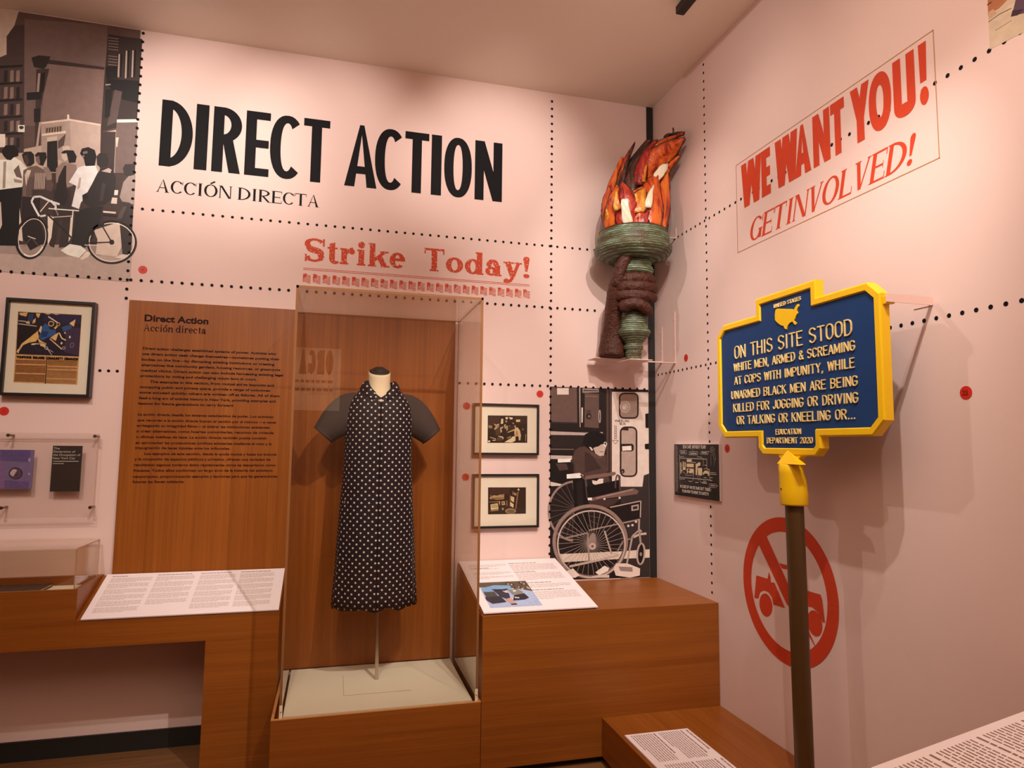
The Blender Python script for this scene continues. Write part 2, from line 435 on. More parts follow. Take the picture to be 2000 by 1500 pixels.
# ------------------------------------------------------------------ lettering drawn from strokes
def bezier(p0, p1, p2, n=10):
    return [tuple((1 - t) ** 2 * a + 2 * t * (1 - t) * b + t * t * c for a, b, c in zip(p0, p1, p2)) for t in [k / n for k in range(n + 1)]]
def g_rect(x0, y0, x1, y1): return [[(x0, y0), (x1, y0), (x1, y1), (x0, y1)]]
def g_bar(x0, y0, x1, y1, wd):
    """slanted stem cut level at both ends; wd is its level width"""
    return [[(x0 - wd / 2, y0), (x0 + wd / 2, y0), (x1 + wd / 2, y1), (x1 - wd / 2, y1)]]
def g_line(x0, y0, x1, y1, wd):
    l = math.hypot(x1 - x0, y1 - y0) or 1; nx, ny = -(y1 - y0) / l * wd / 2, (x1 - x0) / l * wd / 2
    return [[(x0 + nx, y0 + ny), (x1 + nx, y1 + ny), (x1 - nx, y1 - ny), (x0 - nx, y0 - ny)]]
def g_ell(cx, cy, rx, ry, a0, a1, s, t, n=26, e=2.0):
    """band between an outer and an inner ellipse: s wide at the sides, t at top and bottom"""
    out = []
    def P(a, rx, ry):
        c, q = math.cos(a), math.sin(a)
        return (cx + rx * math.copysign(abs(c) ** (2 / e), c), cy + ry * math.copysign(abs(q) ** (2 / e), q))
    for k in range(n):
        a, b = math.radians(a0 + (a1 - a0) * k / n), math.radians(a0 + (a1 - a0) * (k + 1) / n)
        out.append([P(a, rx, ry), P(b, rx, ry), P(b, rx - s, ry - t), P(a, rx - s, ry - t)])
    return out
def g_ribbon(pts, wid):
    out = []; n = len(pts); L = []; R = []
    for k in range(n):
        a, b = pts[max(k - 1, 0)], pts[min(k + 1, n - 1)]
        l = math.hypot(b[0] - a[0], b[1] - a[1]) or 1
        nx, ny = -(b[1] - a[1]) / l, (b[0] - a[0]) / l
        wd = wid(k / (n - 1), nx, ny) / 2
        L.append((pts[k][0] + nx * wd, pts[k][1] + ny * wd)); R.append((pts[k][0] - nx * wd, pts[k][1] - ny * wd))
    for k in range(n - 1): out.append([L[k], L[k + 1], R[k + 1], R[k]])
    return out
def g_dot(cx, cy, rx, ry=None, n=20):
    ry = ry or rx
    return [[(cx + rx * math.cos(q * 2 * PI / n), cy + ry * math.sin(q * 2 * PI / n)) for q in range(n)]]
def arcpts(cx, cy, rx, ry, a0, a1, n=14):
    return [(cx + rx * math.cos(math.radians(a0 + (a1 - a0) * k / n)), cy + ry * math.sin(math.radians(a0 + (a1 - a0) * k / n))) for k in range(n + 1)]

def glyph(ch, w, s, t, sf=0.0, sh=0.0, e=2.0):
    """one letter, cap height 1, width w; s stem, t thin stroke, sf serif overhang, sh serif thickness"""
    G = []
    def serif(x0, x1, y, up):      # foot or head serif under the stem x0..x1
        if sf > 0: G.extend(g_rect(x0 - sf, y, x1 + sf, y + sh) if up else g_rect(x0 - sf, y - sh, x1 + sf, y))
    def stem(x, y0=0.0, y1=1.0, b=True, tp=True):
        G.extend(g_rect(x, y0, x + s, y1))
        if b: serif(x, x + s, y0, True)
        if tp: serif(x, x + s, y1, False)
    if ch == 'I': stem(w / 2 - s / 2)
    elif ch == 'D':
        x = sf; stem(x); c = x + s * 0.7
        G += g_rect(x, 0, c, t) + g_rect(x, 1 - t, c, 1)
        G += g_ell(c, .5, w - c, .5, -90, 90, s, t, e=e)
    elif ch == 'R':
        x = sf; stem(x); c = x + s * 0.9; m = 0.46
        G += g_rect(x, 1 - t, c + .02, 1) + g_rect(x, m, c + .02, m + t)
        G += g_ell(c, (1 + m) / 2, w - c - (0.06 * w if sf else 0), (1 - m) / 2, -90, 90, s, t, e=e)
        G += [[(x + s * .8 + .0, m + t), (x + s * 1.75 if not sf else x + s * 1.9, m + t), (w, 0), (w - s * 1.05, 0)]]
        if sf: G += g_rect(w - s * 1.1, 0, w + sf, sh)
    elif ch == 'E':
        x = sf; stem(x); tb = t
        G += g_rect(x, 1 - tb, w, 1) + g_rect(x, 0, w, tb) + g_rect(x, .5 - tb / 2, w * (.84 if sf else .96), .5 + tb / 2)
        if sf: G += g_rect(w - sh * .8, .78, w, 1) + g_rect(w - sh * .8, 0, w, .24) + g_rect(w * .84 - sh * .7, .39, w * .84, .61)
    elif ch == 'L':
        x = sf; stem(x); G += g_rect(x, 0, w, t)
        if sf: G += g_rect(w - sh * .8, 0, w, .26)
    elif ch == 'T':
        stem(w / 2 - s / 2, tp=False); G += g_rect(0, 1 - t, w, 1)
        if sf: G += g_rect(0, .76, sh * .8, 1) + g_rect(w - sh * .8, .76, w, 1)
    elif ch == 'C':
        r = w / 2 * 1.08
        G += g_ell(r, .5, r, .5, 48 if not sf else 38, 318 if sf else 312, s, t, e=e)
        if sf: G += g_rect(w - sh, .70, w, .97)
    elif ch == 'G':
        r = w / 2 * 1.04
        G += g_ell(r, .5, r, .5, 40, 335, s, t, e=e)
        G += g_rect(w - s, 0.04, w, .44)
        if sf: G += g_rect(w - s - sf, .44 - sh, w + sf, .44) + g_rect(w - sh, .70, w, .97)
    elif ch == 'O': G += g_ell(w / 2, .5, w / 2, .5, 0, 360, s, t, 44, e)
    elif ch == 'A':
        a = w / 2; th = s if not sf else t
        G += [[(sf, 0), (sf + th * 1.02, 0), (a + th * .12, 1), (a - th * .22, 1)]]
        G += [[(w - sf - s * 1.02, 0), (w - sf, 0), (a + s * .22, 1), (a - s * .12, 1)]]
        G += g_rect(w * .22, .21 if not sf else .33, w * .78, (.21 if not sf else .33) + t)
        if sf: serif(sf, sf + th, 0, True); serif(w - sf - s, w - sf, 0, True)
    elif ch == 'N':
        x = sf; th = s if not sf else t
        G += g_rect(x, 0, x + th, 1) + g_rect(w - sf - th, 0, w - sf, 1)
        G += [[(x, 1), (x + s * 1.05, 1), (w - sf, 0), (w - sf - s * 1.05, 0)]]
        if sf: serif(x, x + th, 0, True); G += g_rect(0, 1 - sh, x + th, 1); serif(w - sf - th, w - sf, 1, False)
    elif ch == 'V':
        th = s if not sf else t
        G += [[(w / 2 - s * .55, 0), (w / 2 + s * .35, 0), (sf + s, 1), (sf, 1)], [(w / 2 - th * .35, 0), (w / 2 + th * .55, 0), (w - sf, 1), (w - sf - th, 1)]]
        if sf: serif(sf, sf + s, 1, False); serif(w - sf - th, w - sf, 1, False)
    elif ch == 'W':
        q = w / 4; h = s * .5
        for x0, x1 in ((q * .0 + h, q * 1.05), (q * 2, q * 1.05), (q * 2, q * 2.95), (q * 4 - h, q * 2.95)):
            G += g_bar(x1, 0, x0, 1, s)
    elif ch == 'Y':
        G += g_rect(w / 2 - s / 2, 0, w / 2 + s / 2, .46)
        G += [[(w / 2 - s / 2, .40), (w / 2 + s / 2, .40), (s * 1.0, 1), (0, 1)], [(w / 2 - s / 2, .40), (w / 2 + s / 2, .40), (w, 1), (w - s, 1)]]
    elif ch == 'U':
        r = w / 2
        G += g_rect(0, r, s, 1) + g_rect(w - s, r, w, 1) + g_ell(r, r * 1.0, r, r, 180, 360, s, t, e=e)
    elif ch == '!':
        if sf: G += [[(w * .36, .30), (w * .64, .30), (w * .5 + s * .62, .86), (w * .5 - s * .62, .86)]] + g_dot(w / 2, .86, s * .62, .13) + g_dot(w / 2, .10, s * .60, .10)
        else: G += [[(w * .08, .38), (w * .82, .38), (w * .95, 1), (0, 1)]] + g_dot(w / 2, .15, w * .52, .145)
    elif ch == 'S':
        P = arcpts(w * .5, .735, w * .5 - s * .42, .265 - t / 2, 25, 180, 10) + bezier((w * .06 + s * .5, .70), (w * .12, .56), (w * .5, .5), 6)[1:] + bezier((w * .5, .5), (w * .9, .44), (w * .95 - s * .5, .29), 6)[1:] + arcpts(w * .5, .265, w * .5 - s * .45, .265 - t / 2, 0, -168, 12)[1:]
        G += g_ribbon(P, lambda q, nx, ny: max(t, s * (1.12 if .36 < q < .62 else abs(nx) ** .8)))
        if sf: G += g_rect(w - sh * 1.1, .68, w - .0, .99) + g_rect(w * .03, .01, w * .03 + sh * 1.1, .32)
    # lower case, x-height .68
    elif ch in 'ti':
        x = w / 2 - s / 2
        if ch == 'i':
            G += g_rect(x, 0, x + s, .68) + g_rect(x - sf, .68 - sh, x + s, .68); serif(x, x + s, 0, True); G += g_dot(w / 2, .88, s * .62)
        else:
            G += [[(x, .15), (x + s, .15), (x + s, .9), (x, .82)]] + g_rect(x - sf * 1.3, .68 - sh, x + s + sf * 1.6, .68)
            G += g_ribbon([(x + s * .5, .16)] + arcpts(x + s * 1.15, .17, s * .65, .13, 180, 320, 8), lambda q, nx, ny: s * (1 - .65 * q))
    elif ch in 'rn':
        x = sf; G += g_rect(x, 0, x + s, .68) + g_rect(x - sf, .68 - sh, x + s, .68); serif(x, x + s, 0, True)
        if ch == 'r':
            G += g_ribbon(bezier((x + s * .6, .36), (x + s * 1.2, .64), (w - s * .3, .62), 10), lambda q, nx, ny: t + (s - t) * q) + g_dot(w - s * .45, .56, s * .5)
        else:
            G += g_ribbon(bezier((x + s * .6, .42), (x + s * 1.3, .66), (w - sf - s * .9, .62), 8) + bezier((w - sf - s * .9, .62), (w - sf - s * .5, .6), (w - sf - s * .5, .42), 6)[1:], lambda q, nx, ny: t + (s - t) * abs(nx))
            G += g_rect(w - sf - s, 0, w - sf, .44); serif(w - sf - s, w - sf, 0, True)
    elif ch == 'k':
        x = sf; G += g_rect(x, 0, x + s, 1) + g_rect(x - sf, 1 - sh, x + s, 1); serif(x, x + s, 0, True)
        G += g_line(x + s * .8, .27, w - s * .6, .66, t * 1.4) + [[(x + s * 1.4, .34), (x + s * 2.3, .46), (w, 0), (w - s * 1.1, 0)]]
        G += g_rect(w - s * 1.5, .68 - sh, w + sf * .3, .68) + g_rect(w - s * 1.3, 0, w + sf, sh)
    elif ch == 'e':
        G += g_ell(w / 2, .34, w / 2, .34, 0, 318, s, t, 30) + g_rect(s * .7, .34 - t * .3, w - s * .05, .34 + t)
    elif ch == 'o': G += g_ell(w / 2, .34, w / 2, .34, 0, 360, s, t, 34)
    elif ch == 'c': G += g_ell(w / 2, .34, w / 2, .34, 45, 318, s, t, 28) + g_dot(w - s * .5, .50, s * .5)
    elif ch == 'd':
        G += g_ell(w * .43, .34, w * .43, .34, 0, 360, s, t, 34) + g_rect(w - sf - s, 0, w - sf, 1) + g_rect(w - sf * 2 - s, 1 - sh, w - sf, 1) + g_rect(w - sf - s, 0, w, sh)
    elif ch == 'a':
        G += g_ell(w * .38, .20, w * .38, .20, 0, 360, s * .9, t, 28) + g_rect(w - sf - s, .06, w - sf, .48) + g_rect(w - sf - s, 0, w, sh)
        G += g_ribbon(arcpts(w * .46, .46, w * .46 - s * .5 - sf, .21, 0, 160, 12), lambda q, nx, ny: t + (s - t) * abs(nx)) + g_dot(s * .7, .50, s * .5)
    elif ch == 'y':
        G += g_line(s * .8, .68, w * .55, 0.0, s) + g_ribbon([(w - s * .45, .68), (w * .55, .02), (w * .42, -.16), (w * .2, -.22)], lambda q, nx, ny: t * 1.5) + g_dot(w * .17, -.19, s * .5)
        G += g_rect(0, .68 - sh, s * 2.0, .68) + g_rect(w - s * 1.3, .68 - sh, w + sf * .6, .68)
    return G
def put(mb, polys, fr, x, y, sx, sy, h=0.0008, shear=0.0, depth=0.0, m=0):
    for k, p in enumerate(polys):       # a hair apart, so that strokes never lie in one plane
        P = [fr.at(x + (a + shear * b) * sx, y + b * sy, h + k * .000012) for a, b in p]
        if depth: mb.prism([fr.at(x + (a + shear * b) * sx, y + b * sy, h + depth) for a, b in p], fr.n * -depth, m)
        else: mb.face(P, m)

# single-line capitals (unit cell 0.6 x 1) for cast, routed and small printed lettering
def _o(cx, cy, rx, ry, a0, a1, n=9): return arcpts(cx, cy, rx, ry, a0, a1, n)
SK = {
 'A': [[(0, 0), (.3, 1), (.6, 0)], [(.11, .32), (.49, .32)]],
 'B': [[(0, 0), (0, 1), (.32, 1)] + _o(.32, .76, .24, .24, 90, -90) + [(0, .52)], [(.32, .52)] + _o(.32, .26, .28, .26, 90, -90) + [(0, 0)]],
 'C': [_o(.3, .68, .3, .32, 25, 180) + _o(.3, .32, .3, .32, 180, 335)],
 'D': [[(0, 0), (0, 1), (.25, 1)] + _o(.25, .65, .33, .35, 90, 0, 6) + _o(.25, .35, .33, .35, 0, -90, 6) + [(0, 0)]],
 'E': [[(.52, 1), (0, 1), (0, 0), (.54, 0)], [(0, .52), (.44, .52)]],
 'F': [[(.52, 1), (0, 1), (0, 0)], [(0, .52), (.44, .52)]],
 'G': [_o(.3, .68, .3, .32, 25, 180) + _o(.3, .32, .3, .32, 180, 350) + [(.6, .46), (.34, .46)]],
 'H': [[(0, 0), (0, 1)], [(.58, 0), (.58, 1)], [(0, .52), (.58, .52)]],
 'I': [[(.08, 0), (.08, 1)]],
 'J': [[(.44, 1), (.44, .28)] + _o(.22, .26, .22, .26, 0, -170)],
 'K': [[(0, 0), (0, 1)], [(.56, 1), (.02, .42)], [(.2, .58), (.58, 0)]],
 'L': [[(0, 1), (0, 0), (.5, 0)]],
 'M': [[(0, 0), (0, 1), (.36, .1), (.72, 1), (.72, 0)]],
 'N': [[(0, 0), (0, 1), (.58, 0), (.58, 1)]],
 'O': [_o(.3, .68, .3, .32, 0, 180) + _o(.3, .32, .3, .32, 180, 360) + [(.6, .68)]],
 'P': [[(0, 0), (0, 1), (.3, 1)] + _o(.3, .73, .27, .27, 90, -90) + [(0, .46)]],
 'Q': [_o(.3, .68, .3, .32, 0, 180) + _o(.3, .32, .3, .32, 180, 360) + [(.6, .68)], [(.36, .22), (.6, -.04)]],
 'R': [[(0, 0), (0, 1), (.3, 1)] + _o(.3, .75, .27, .25, 90, -90) + [(0, .5)], [(.3, .5), (.58, 0)]],
 'S': [_o(.3, .75, .28, .25, 25, 200) + _o(.3, .26, .29, .26, 90, -155)],
 'T': [[(0, 1), (.6, 1)], [(.3, 1), (.3, 0)]],
 'U': [[(0, 1), (0, .3)] + _o(.29, .29, .29, .29, 180, 360) + [(.58, 1)]],
 'V': [[(0, 1), (.3, 0), (.6, 1)]],
 'W': [[(0, 1), (.2, 0), (.42, .95), (.64, 0), (.84, 1)]],
 'X': [[(0, 0), (.58, 1)], [(0, 1), (.58, 0)]],
 'Y': [[(0, 1), (.3, .48), (.6, 1)], [(.3, .48), (.3, 0)]],
 'Z': [[(0, 1), (.55, 1), (0, 0), (.56, 0)]],
 '&': [[(.62, .0), (.12, .72)] + _o(.27, .82, .16, .18, 200, -20, 8) + [(.08, .36)] + _o(.25, .24, .23, .24, 150, 320, 8) + [(.60, .42)]],
 ',': [[(.08, .06), (.02, -.16)]], '.': [[(.05, .0), (.05, .05)]], '!': [[(.06, .32), (.06, 1)], [(.06, 0), (.06, .06)]], '-': [[(.05, .46), (.45, .46)]],
 '2': [_o(.28, .72, .27, .28, 165, -25) + [(0, 0), (.56, 0)]],
 '3': [_o(.27, .75, .25, .25, 160, -90), _o(.27, .26, .29, .26, 90, -160)],
 '0': [_o(.28, .68, .28, .32, 0, 180) + _o(.28, .32, .28, .32, 180, 360) + [(.56, .68)]],
}
SKW = {'I': .16, 'M': .72, 'W': .84, ',': .12, '.': .12, '!': .12, 'J': .46, 'L': .5, 'E': .54, 'F': .52, '-': .5, ' ': .30, '2': .56, '0': .56, '3': .56}
def sk_width(text, gap): return sum(SKW.get(c, .6) + gap for c in text) - gap
def sk_text(mb, text, fr, x, y, width, height, stroke, depth=0.0, h=0.0, gap=.20, m=0):
    """write text so that it spans width from x on baseline y"""
    sx = width / sk_width(text, gap); px = 0; h0 = h
    for c in text:
        h = h0
        for ln in SK.get(c, []):
            Q = [(x + (px + a) * sx, y + b * height) for a, b in ln]
            for k in range(len(Q) - 1):
                h += .00003
                for p in g_line(*Q[k], *Q[k + 1], stroke):
                    if depth: mb.prism([fr.at(a, b, h + depth) for a, b in p], fr.n * -depth, m)
                    else: mb.face([fr.at(a, b, h) for a, b in p], m)
            for k, q in enumerate(Q):
                h += .00002
                P = [(q[0] + stroke / 2 * math.cos(j * PI / 4), q[1] + stroke / 2 * math.sin(j * PI / 4)) for j in range(8)]
                if depth and k in (0, len(Q) - 1): mb.prism([fr.at(a, b, h + depth) for a, b in P], fr.n * -depth, m)
                else: mb.face([fr.at(a, b, h + depth) for a, b in P], m)
        px += SKW.get(c, .6) + gap

# text set in Blender's own built-in face, flattened to faces
def font_text(mb, text, fr, x, y, size, width=None, bold=0.0, h=0.001, m=0, shear=0.0):
    cu = bpy.data.curves.new('lettering_source', 'FONT')
    cu.body = text; cu.size = 1.0; cu.offset = bold; cu.resolution_u = 3; cu.fill_mode = 'FRONT'; cu.shear = shear
    o = bpy.data.objects.new('lettering_source', cu); col.objects.link(o)
    me = bpy.data.meshes.new_from_object(o.evaluated_get(bpy.context.evaluated_depsgraph_get()))
    xs = [v.co.x for v in me.vertices] or [0, 1]
    sx = size if width is None else width / max(max(xs) - min(xs), 1e-6)
    x0 = min(xs) if width is not None else 0
    i = len(mb.v)
    mb.v += [tuple(fr.at(x + (v.co.x - x0) * sx, y + v.co.y * size, h)) for v in me.vertices]
    for p in me.polygons:
        mb.f.append(tuple(i + q for q in p.vertices)); mb.m.append(m); mb.sm.append(False); mb.c.append(None)
    bpy.data.objects.remove(o); bpy.data.curves.remove(cu); bpy.data.meshes.remove(me)

# ------------------------------------------------------------------ printed pictures: flat patches of ink, one thin layer over another
class Print:
    def __init__(s, to3d, normal, gain=1.0, tint=(1, 1, 1), step=0.00004, con=1.0):
        s.con = con
        s.to3d, s.n, s.mb, s.k, s.gain, s.tint, s.step = to3d, Vector(normal), MB(), 0, gain, tint, step
    def ink(s, c):
        if isinstance(c, (int, float)): c = (c, c * .93, c * .88)
        return tuple(min(.9, v ** s.con * s.gain * t) for v, t in zip(lin(c), s.tint))
    def poly(s, c, *pts):
        s.k += 1
        s.mb.face([s.to3d(x, y) + s.n * (0.0006 + s.k * s.step) for x, y in pts], 0, False, s.ink(c))
    def ell(s, c, cx, cy, rx, ry=None, rot=0, n=28):
        ry = ry or rx; r = math.radians(rot)
        s.poly(c, *[(cx + rx * math.cos(a) * math.cos(r) - ry * math.sin(a) * math.sin(r), cy + rx * math.cos(a) * math.sin(r) + ry * math.sin(a) * math.cos(r)) for a in [2 * PI * k / n for k in range(n)]])
    def line(s, c, wd, *pts):
        s.k += 1
        for a, b in zip(pts[:-1], pts[1:]):
            for p in g_line(*a, *b, wd): s.mb.face([s.to3d(x, y) + s.n * (0.0006 + s.k * s.step) for x, y in p], 0, False, s.ink(c))
    def ring(s, c, wd, cx, cy, rx, ry=None, a0=0, a1=360, rot=0, n=44):
        ry = ry or rx; r = math.radians(rot); P = []
        for k in range(n + 1):
            a = math.radians(a0 + (a1 - a0) * k / n)
            P.append((cx + rx * math.cos(a) * math.cos(r) - ry * math.sin(a) * math.sin(r), cy + rx * math.cos(a) * math.sin(r) + ry * math.sin(a) * math.cos(r)))
        s.line(c, wd, *P)
    def spokes(s, c, wd, cx, cy, rx, ry, n, a0=0, r0=.08):
        for k in range(n):
            a = 2 * PI * k / n + a0
            s.line(c, wd, (cx + rx * r0 * math.cos(a + 1.2), cy + ry * r0 * math.sin(a + 1.2)), (cx + rx * math.cos(a), cy + ry * math.sin(a)))
    def build(s, name, m, parent=None): return s.mb.build(name, m, parent)

# ================================================================== THE ROOM
def struct(name, mb, m, bevel=0.0):
    o = mb.build(name, m, bevel=bevel); o['kind'] = 'structure'; return o
def slab(name, m, *b):
    mb = MB(); mb.box(*b); return struct(name, mb, m)
slab('wall_back', 'wall', LEFT - .1, RIGHT + .1, BACK, BACK + .1, 0, CEIL)
slab('wall_right', 'wall', RIGHT, RIGHT + .1, FRONT, BACK, 0, CEIL)
slab('wall_left', 'wall_dark', LEFT - .1, LEFT, FRONT, BACK, 0, CEIL)
slab('wall_front', 'wall_dark', LEFT - .1, RIGHT + .1, FRONT - .1, FRONT, 0, CEIL)
slab('floor', 'floor', LEFT - .1, RIGHT + .1, FRONT - .1, BACK + .1, -.1, 0)
slab('ceiling', 'ceiling', LEFT - .1, RIGHT + .1, FRONT - .1, BACK + .1, CEIL, CEIL + .1)
slab('baseboard_back', 'black', LEFT, -.575, BACK - .014, BACK, 0, .095)
slab('trim_1', 'black', 2.0, RIGHT - .001, BACK - .006, BACK, .76, CEIL)

# ================================================================== BENCHES AND PANELS
# left bench: a thin apron on a post, raised box at its left end
t = thing('display_bench', (-.75, 3.8, 0), 'wooden wall bench on a broad post, under the four-column label board', 'bench')
XR, XP, XS = -.232, -.57, -1.137
mb = MB()
zf, zb_ = .757, .897
sec = [(BENCHL, .632), (BENCHL, zf), (3.985, zb_), (3.985, .632)]
mb.prism([(XS, y, z) for y, z in sec], (XR - XS, 0, 0))
mb.box(LEFT + .02, XS - .0005, BENCHL, BACK - .002, .632, .795)
mb.build('apron', 'wood_x', t)
mb = MB(); mb.box(XP, XR, BENCHL + .0004, BACK - .002, 0, .6318); mb.build('post', 'wood_x', t)
mb = MB()       # the raised box keeps an open well on top for the small case
mb.box(LEFT + .02, XS, BENCHL, BENCHL + .016, .7955, .902)
mb.box(LEFT + .02, XS, 3.972, BACK - .002, .7955, .902)
mb.box(XS - .016, XS, BENCHL + .0165, 3.9715, .7955, .902)
mb.build('raised_rim', 'wood_x', t)
mb = MB(); mb.box(LEFT + .02, XS - .02, BENCHL + .018, 3.970, .7955, .858); mb.build('deck_board', 'deck', t)

# right bench with the sloped reading ledge
t = thing('display_bench', (1.4, 3.64, 0), 'tall wooden corner bench below the wheelchair mural, sloped ledge at its left end', 'bench')
ZB = .759
mb = MB(); mb.box(.738, RIGHT - .002, BENCH, BACK - .002, .035, ZB); mb.build('body', 'wood_x', t, bevel=.0015)
mb = MB(); mb.prism([(.742, y, z) for y, z in ((BENCH + .03, ZB + .0005), (BACK - .003, ZB + .0005), (BACK - .003, .888), (BENCH + .03, ZB + .005))], (.605, 0, 0))
mb.build('sloped_ledge', 'wood_x', t)
mb = MB(); mb.box(.76, RIGHT - .003, BENCH + .04, BACK - .01, 0, .0348); mb.build('toe_kick', 'black', t)

# low step along the right wall, and the tall bench beyond it
t = thing('display_bench', (1.7, 2.4, 0), 'low wooden step along the right wall, carrying the brown sign post', 'bench')
mb = MB(); mb.box(1.366, RIGHT - .002, 1.502, BENCH - .001, .035, .225); mb.build('body', 'wood_y', t, bevel=.0015)
mb = MB(); mb.box(1.40, RIGHT - .003, 1.52, BENCH - .01, 0, .0348); mb.build('toe_kick', 'black', t)
t = thing('display_bench', (1.7, .8, 0), 'tall wooden bench at the right wall, nearest the viewer, under the cut-off label board', 'bench')
mb = MB(); mb.box(1.366, RIGHT - .002, .10, 1.50, .035, .760); mb.build('body', 'wood_y', t, bevel=.0015)
mb = MB(); mb.prism([(x, .102, z) for x, z in ((1.368, .7605), (RIGHT - .003, .7605), (RIGHT - .003, .893), (1.368, .772))], (0, 1.396, 0)); mb.build('sloped_ledge', 'wood_y', t)
mb = MB(); mb.box(1.40, RIGHT - .003, .13, 1.48, 0, .0348); mb.build('toe_kick', 'black', t)

# label boards ----------------------------------------------------------------
def label_board(label, FL, FR, BR, BL, cols, lines_seed, thick=.006, group=None, photo=None, dark=False):
    """four corners as the reader sees them: front-left, front-right, back-right, back-left"""
    FL, FR, BR, BL = map(Vector, (FL, FR, BR, BL))
    n = (FR - FL).cross(BL - FL).normalized()
    t = thing('label_board', tuple((FL + FR + BR + BL) / 4), label, 'label', group)
    mb = MB(); mb.prism([FL + n * .0006, FR + n * .0006, BR + n * .0006, BL + n * .0006], n * thick); mb.build('board', 'board', t)
    W, H = ((FR - FL).length + (BR - BL).length) / 2, ((BL - FL).length + (BR - FR).length) / 2
    def P(a, b, h=.0007):      # a: 0..W along a line, b: 0..H down from the back edge
        u, v = a / W, 1 - b / H
        return FL * (1 - u) * (1 - v) + FR * u * (1 - v) + BR * u * v + BL * (1 - u) * v + n * (thick + h)
    rnd = random.Random(lines_seed)
    for (x0, x1, blocks, lh) in cols:
        mb = MB()
        for (y0, nl, head) in blocks:
            y = y0
            for k in range(nl):
                hd = head and k == 0
                end = x1 if k < nl - 1 else x0 + (x1 - x0) * rnd.uniform(.35, .8)
                if hd: end = x0 + (x1 - x0) * rnd.uniform(.3, .95)
                a = x0
                while a < end - .004:
                    b = min(end, a + rnd.uniform(.010, .030) * lh / .011)
                    th = lh * (.62 if hd else .40)
                    mb.face([P(a, y), P(b, y), P(b, y + th), P(a, y + th)], 1 if hd else 0)
                    a = b + lh * .28
                y += lh
        mb.build('text_column', ['board_ink_dark' if dark else 'board_ink', 'board_ink_dark'], t)
    if photo:
        x0, x1, y0, y1 = photo
        pr = Print(lambda x, y: P(x0 + (x1 - x0) * x, y0 + (y1 - y0) * y, .0008), n, 1.0)
        pr.poly((168, 185, 220), (0, 0), (1, 0), (1, 1), (0, 1))
        pr.poly((90, 75, 60), (0, 0), (1, 0), (1, .45), (.7, .3), (.3, .22), (0, .2))
        rr = random.Random(5)
        for k in range(26): pr.ell(rr.choice([(45, 38, 34), (190, 175, 150), (120, 100, 80), (60, 40, 50)]), rr.uniform(.55, .98), rr.uniform(.04, .36), .02, .03)
        pr.poly((120, 165, 205), (.02, .24), (.3, .14), (.62, .18), (.6, .36), (.3, .38), (.02, .38))
        pr.poly((70, 68, 66), (.02, .40), (.24, .40), (.26, .6), (.03, .62))
        pr.poly((44, 38, 52), (0, .60), (.3, .58), (.36, .82), (.08, .86), (.0, .72))
        pr.poly((132, 128, 120), (.52, .36), (.72, .34), (.8, .46), (.74, .58), (.56, .56))
        pr.ell((228, 222, 210), .64, .41, .035, .03)
        pr.poly((36, 30, 42), (.58, .58), (.80, .52), (.84, .70), (.74, .76), (.5, .78))
        pr.poly((205, 195, 190), (.57, .64), (.66, .67), (.64, .71), (.56, .69))
        pr.poly((48, 44, 66), (.22, .30), (.44, .34), (.50, .50), (.48, .66), (.40, .70), (.30, .62))
        pr.poly((32, 28, 46), (.20, .30), (.42, .32), (.54, .30), (.52, .35), (.40, .39), (.24, .36))
        pr.poly((225, 190, 160), (.40, .38), (.48, .40), (.50, .48), (.44, .46))
        pr.poly((214, 150, 120), (.36, .70), (.41, .70), (.46, .90), (.42, .90)); pr.poly((214, 150, 120), (.43, .69), (.48, .70), (.52, .90), (.48, .90))
        pr.poly((40, 30, 40), (.42, .90), (.53, .89), (.53, .93), (.42, .94))
        pr.build('photograph', 'print_fine', t)
    return t
FR_, BR_ = onZ(1168, 1188, ZB), onY(1078, 1088, BACK - .004)
def para(y, *ns):
    out = []
    for n in ns: out.append((y, n, True)); y += n * .0125 + .016
    return out
xl, xr = .747, 1.352
label_board('white label board with a colour photo of a street sit-down, on the corner bench ledge',
            (xl, BENCH + .016, ZB + .006), (xr, BENCH + .016, ZB + .006), (xr, BACK - .006, .897), (xl, BACK - .006, .897),
            [(.045, .27, [(.07, 3, False), (.12, 2, True), (.19, 3, False), (.25, 3, False)], .0135), (.29, .565, [(.06, 1, True), (.085, 8, False), (.20, 1, True), (.225, 8, False), (.36, 1, True), (.385, 4, False), (.46, 1, True), (.485, 8, False)], .0135)], 3,
            photo=(.045, .32, .335, .66))
cols4 = []
for k, (a, b) in enumerate(((.03, .225), (.245, .43), (.455, .635), (.655, .83))):
    cols4.append((a, b, [(.02, 1, True)] + [(.040 + q * .052, 5, False) for q in range(6 - (k == 1))], .0090))
label_board('white label board in four columns of small print, on the left bench ledge',
            (XS + .022, BENCHL - .004, .7585), (XR - .004, BENCHL - .004, .7585), (XR - .004, 3.976, .8975), (XS + .022, 3.976, .8975), cols4, 4)
def board_y(label, x0, x1, y0, y1, z0, z1, cols, seed, dark=True):
    """board read while facing the right wall: x0 front edge, x1 edge at the wall, y0 left (far), y1 right (near)"""
    return label_board(label, (x0, y0, z0), (x0, y1, z0), (x1, y1, z1), (x1, y0, z1), cols, seed, dark=dark)
board_y('white label board lying on the low step beside the sign post', 1.384, 1.716, 3.045, 2.45, .2255, .2255,
        [(.015, .285, [(.012, 1, True), (.042, 1, True), (.060, 9, False), (.185, 1, True), (.203, 9, False)], .0125),
         (.315, .58, [(.012, 1, True), (.042, 1, True), (.060, 7, False), (.155, 1, True), (.173, 10, False)], .0125)], 5)
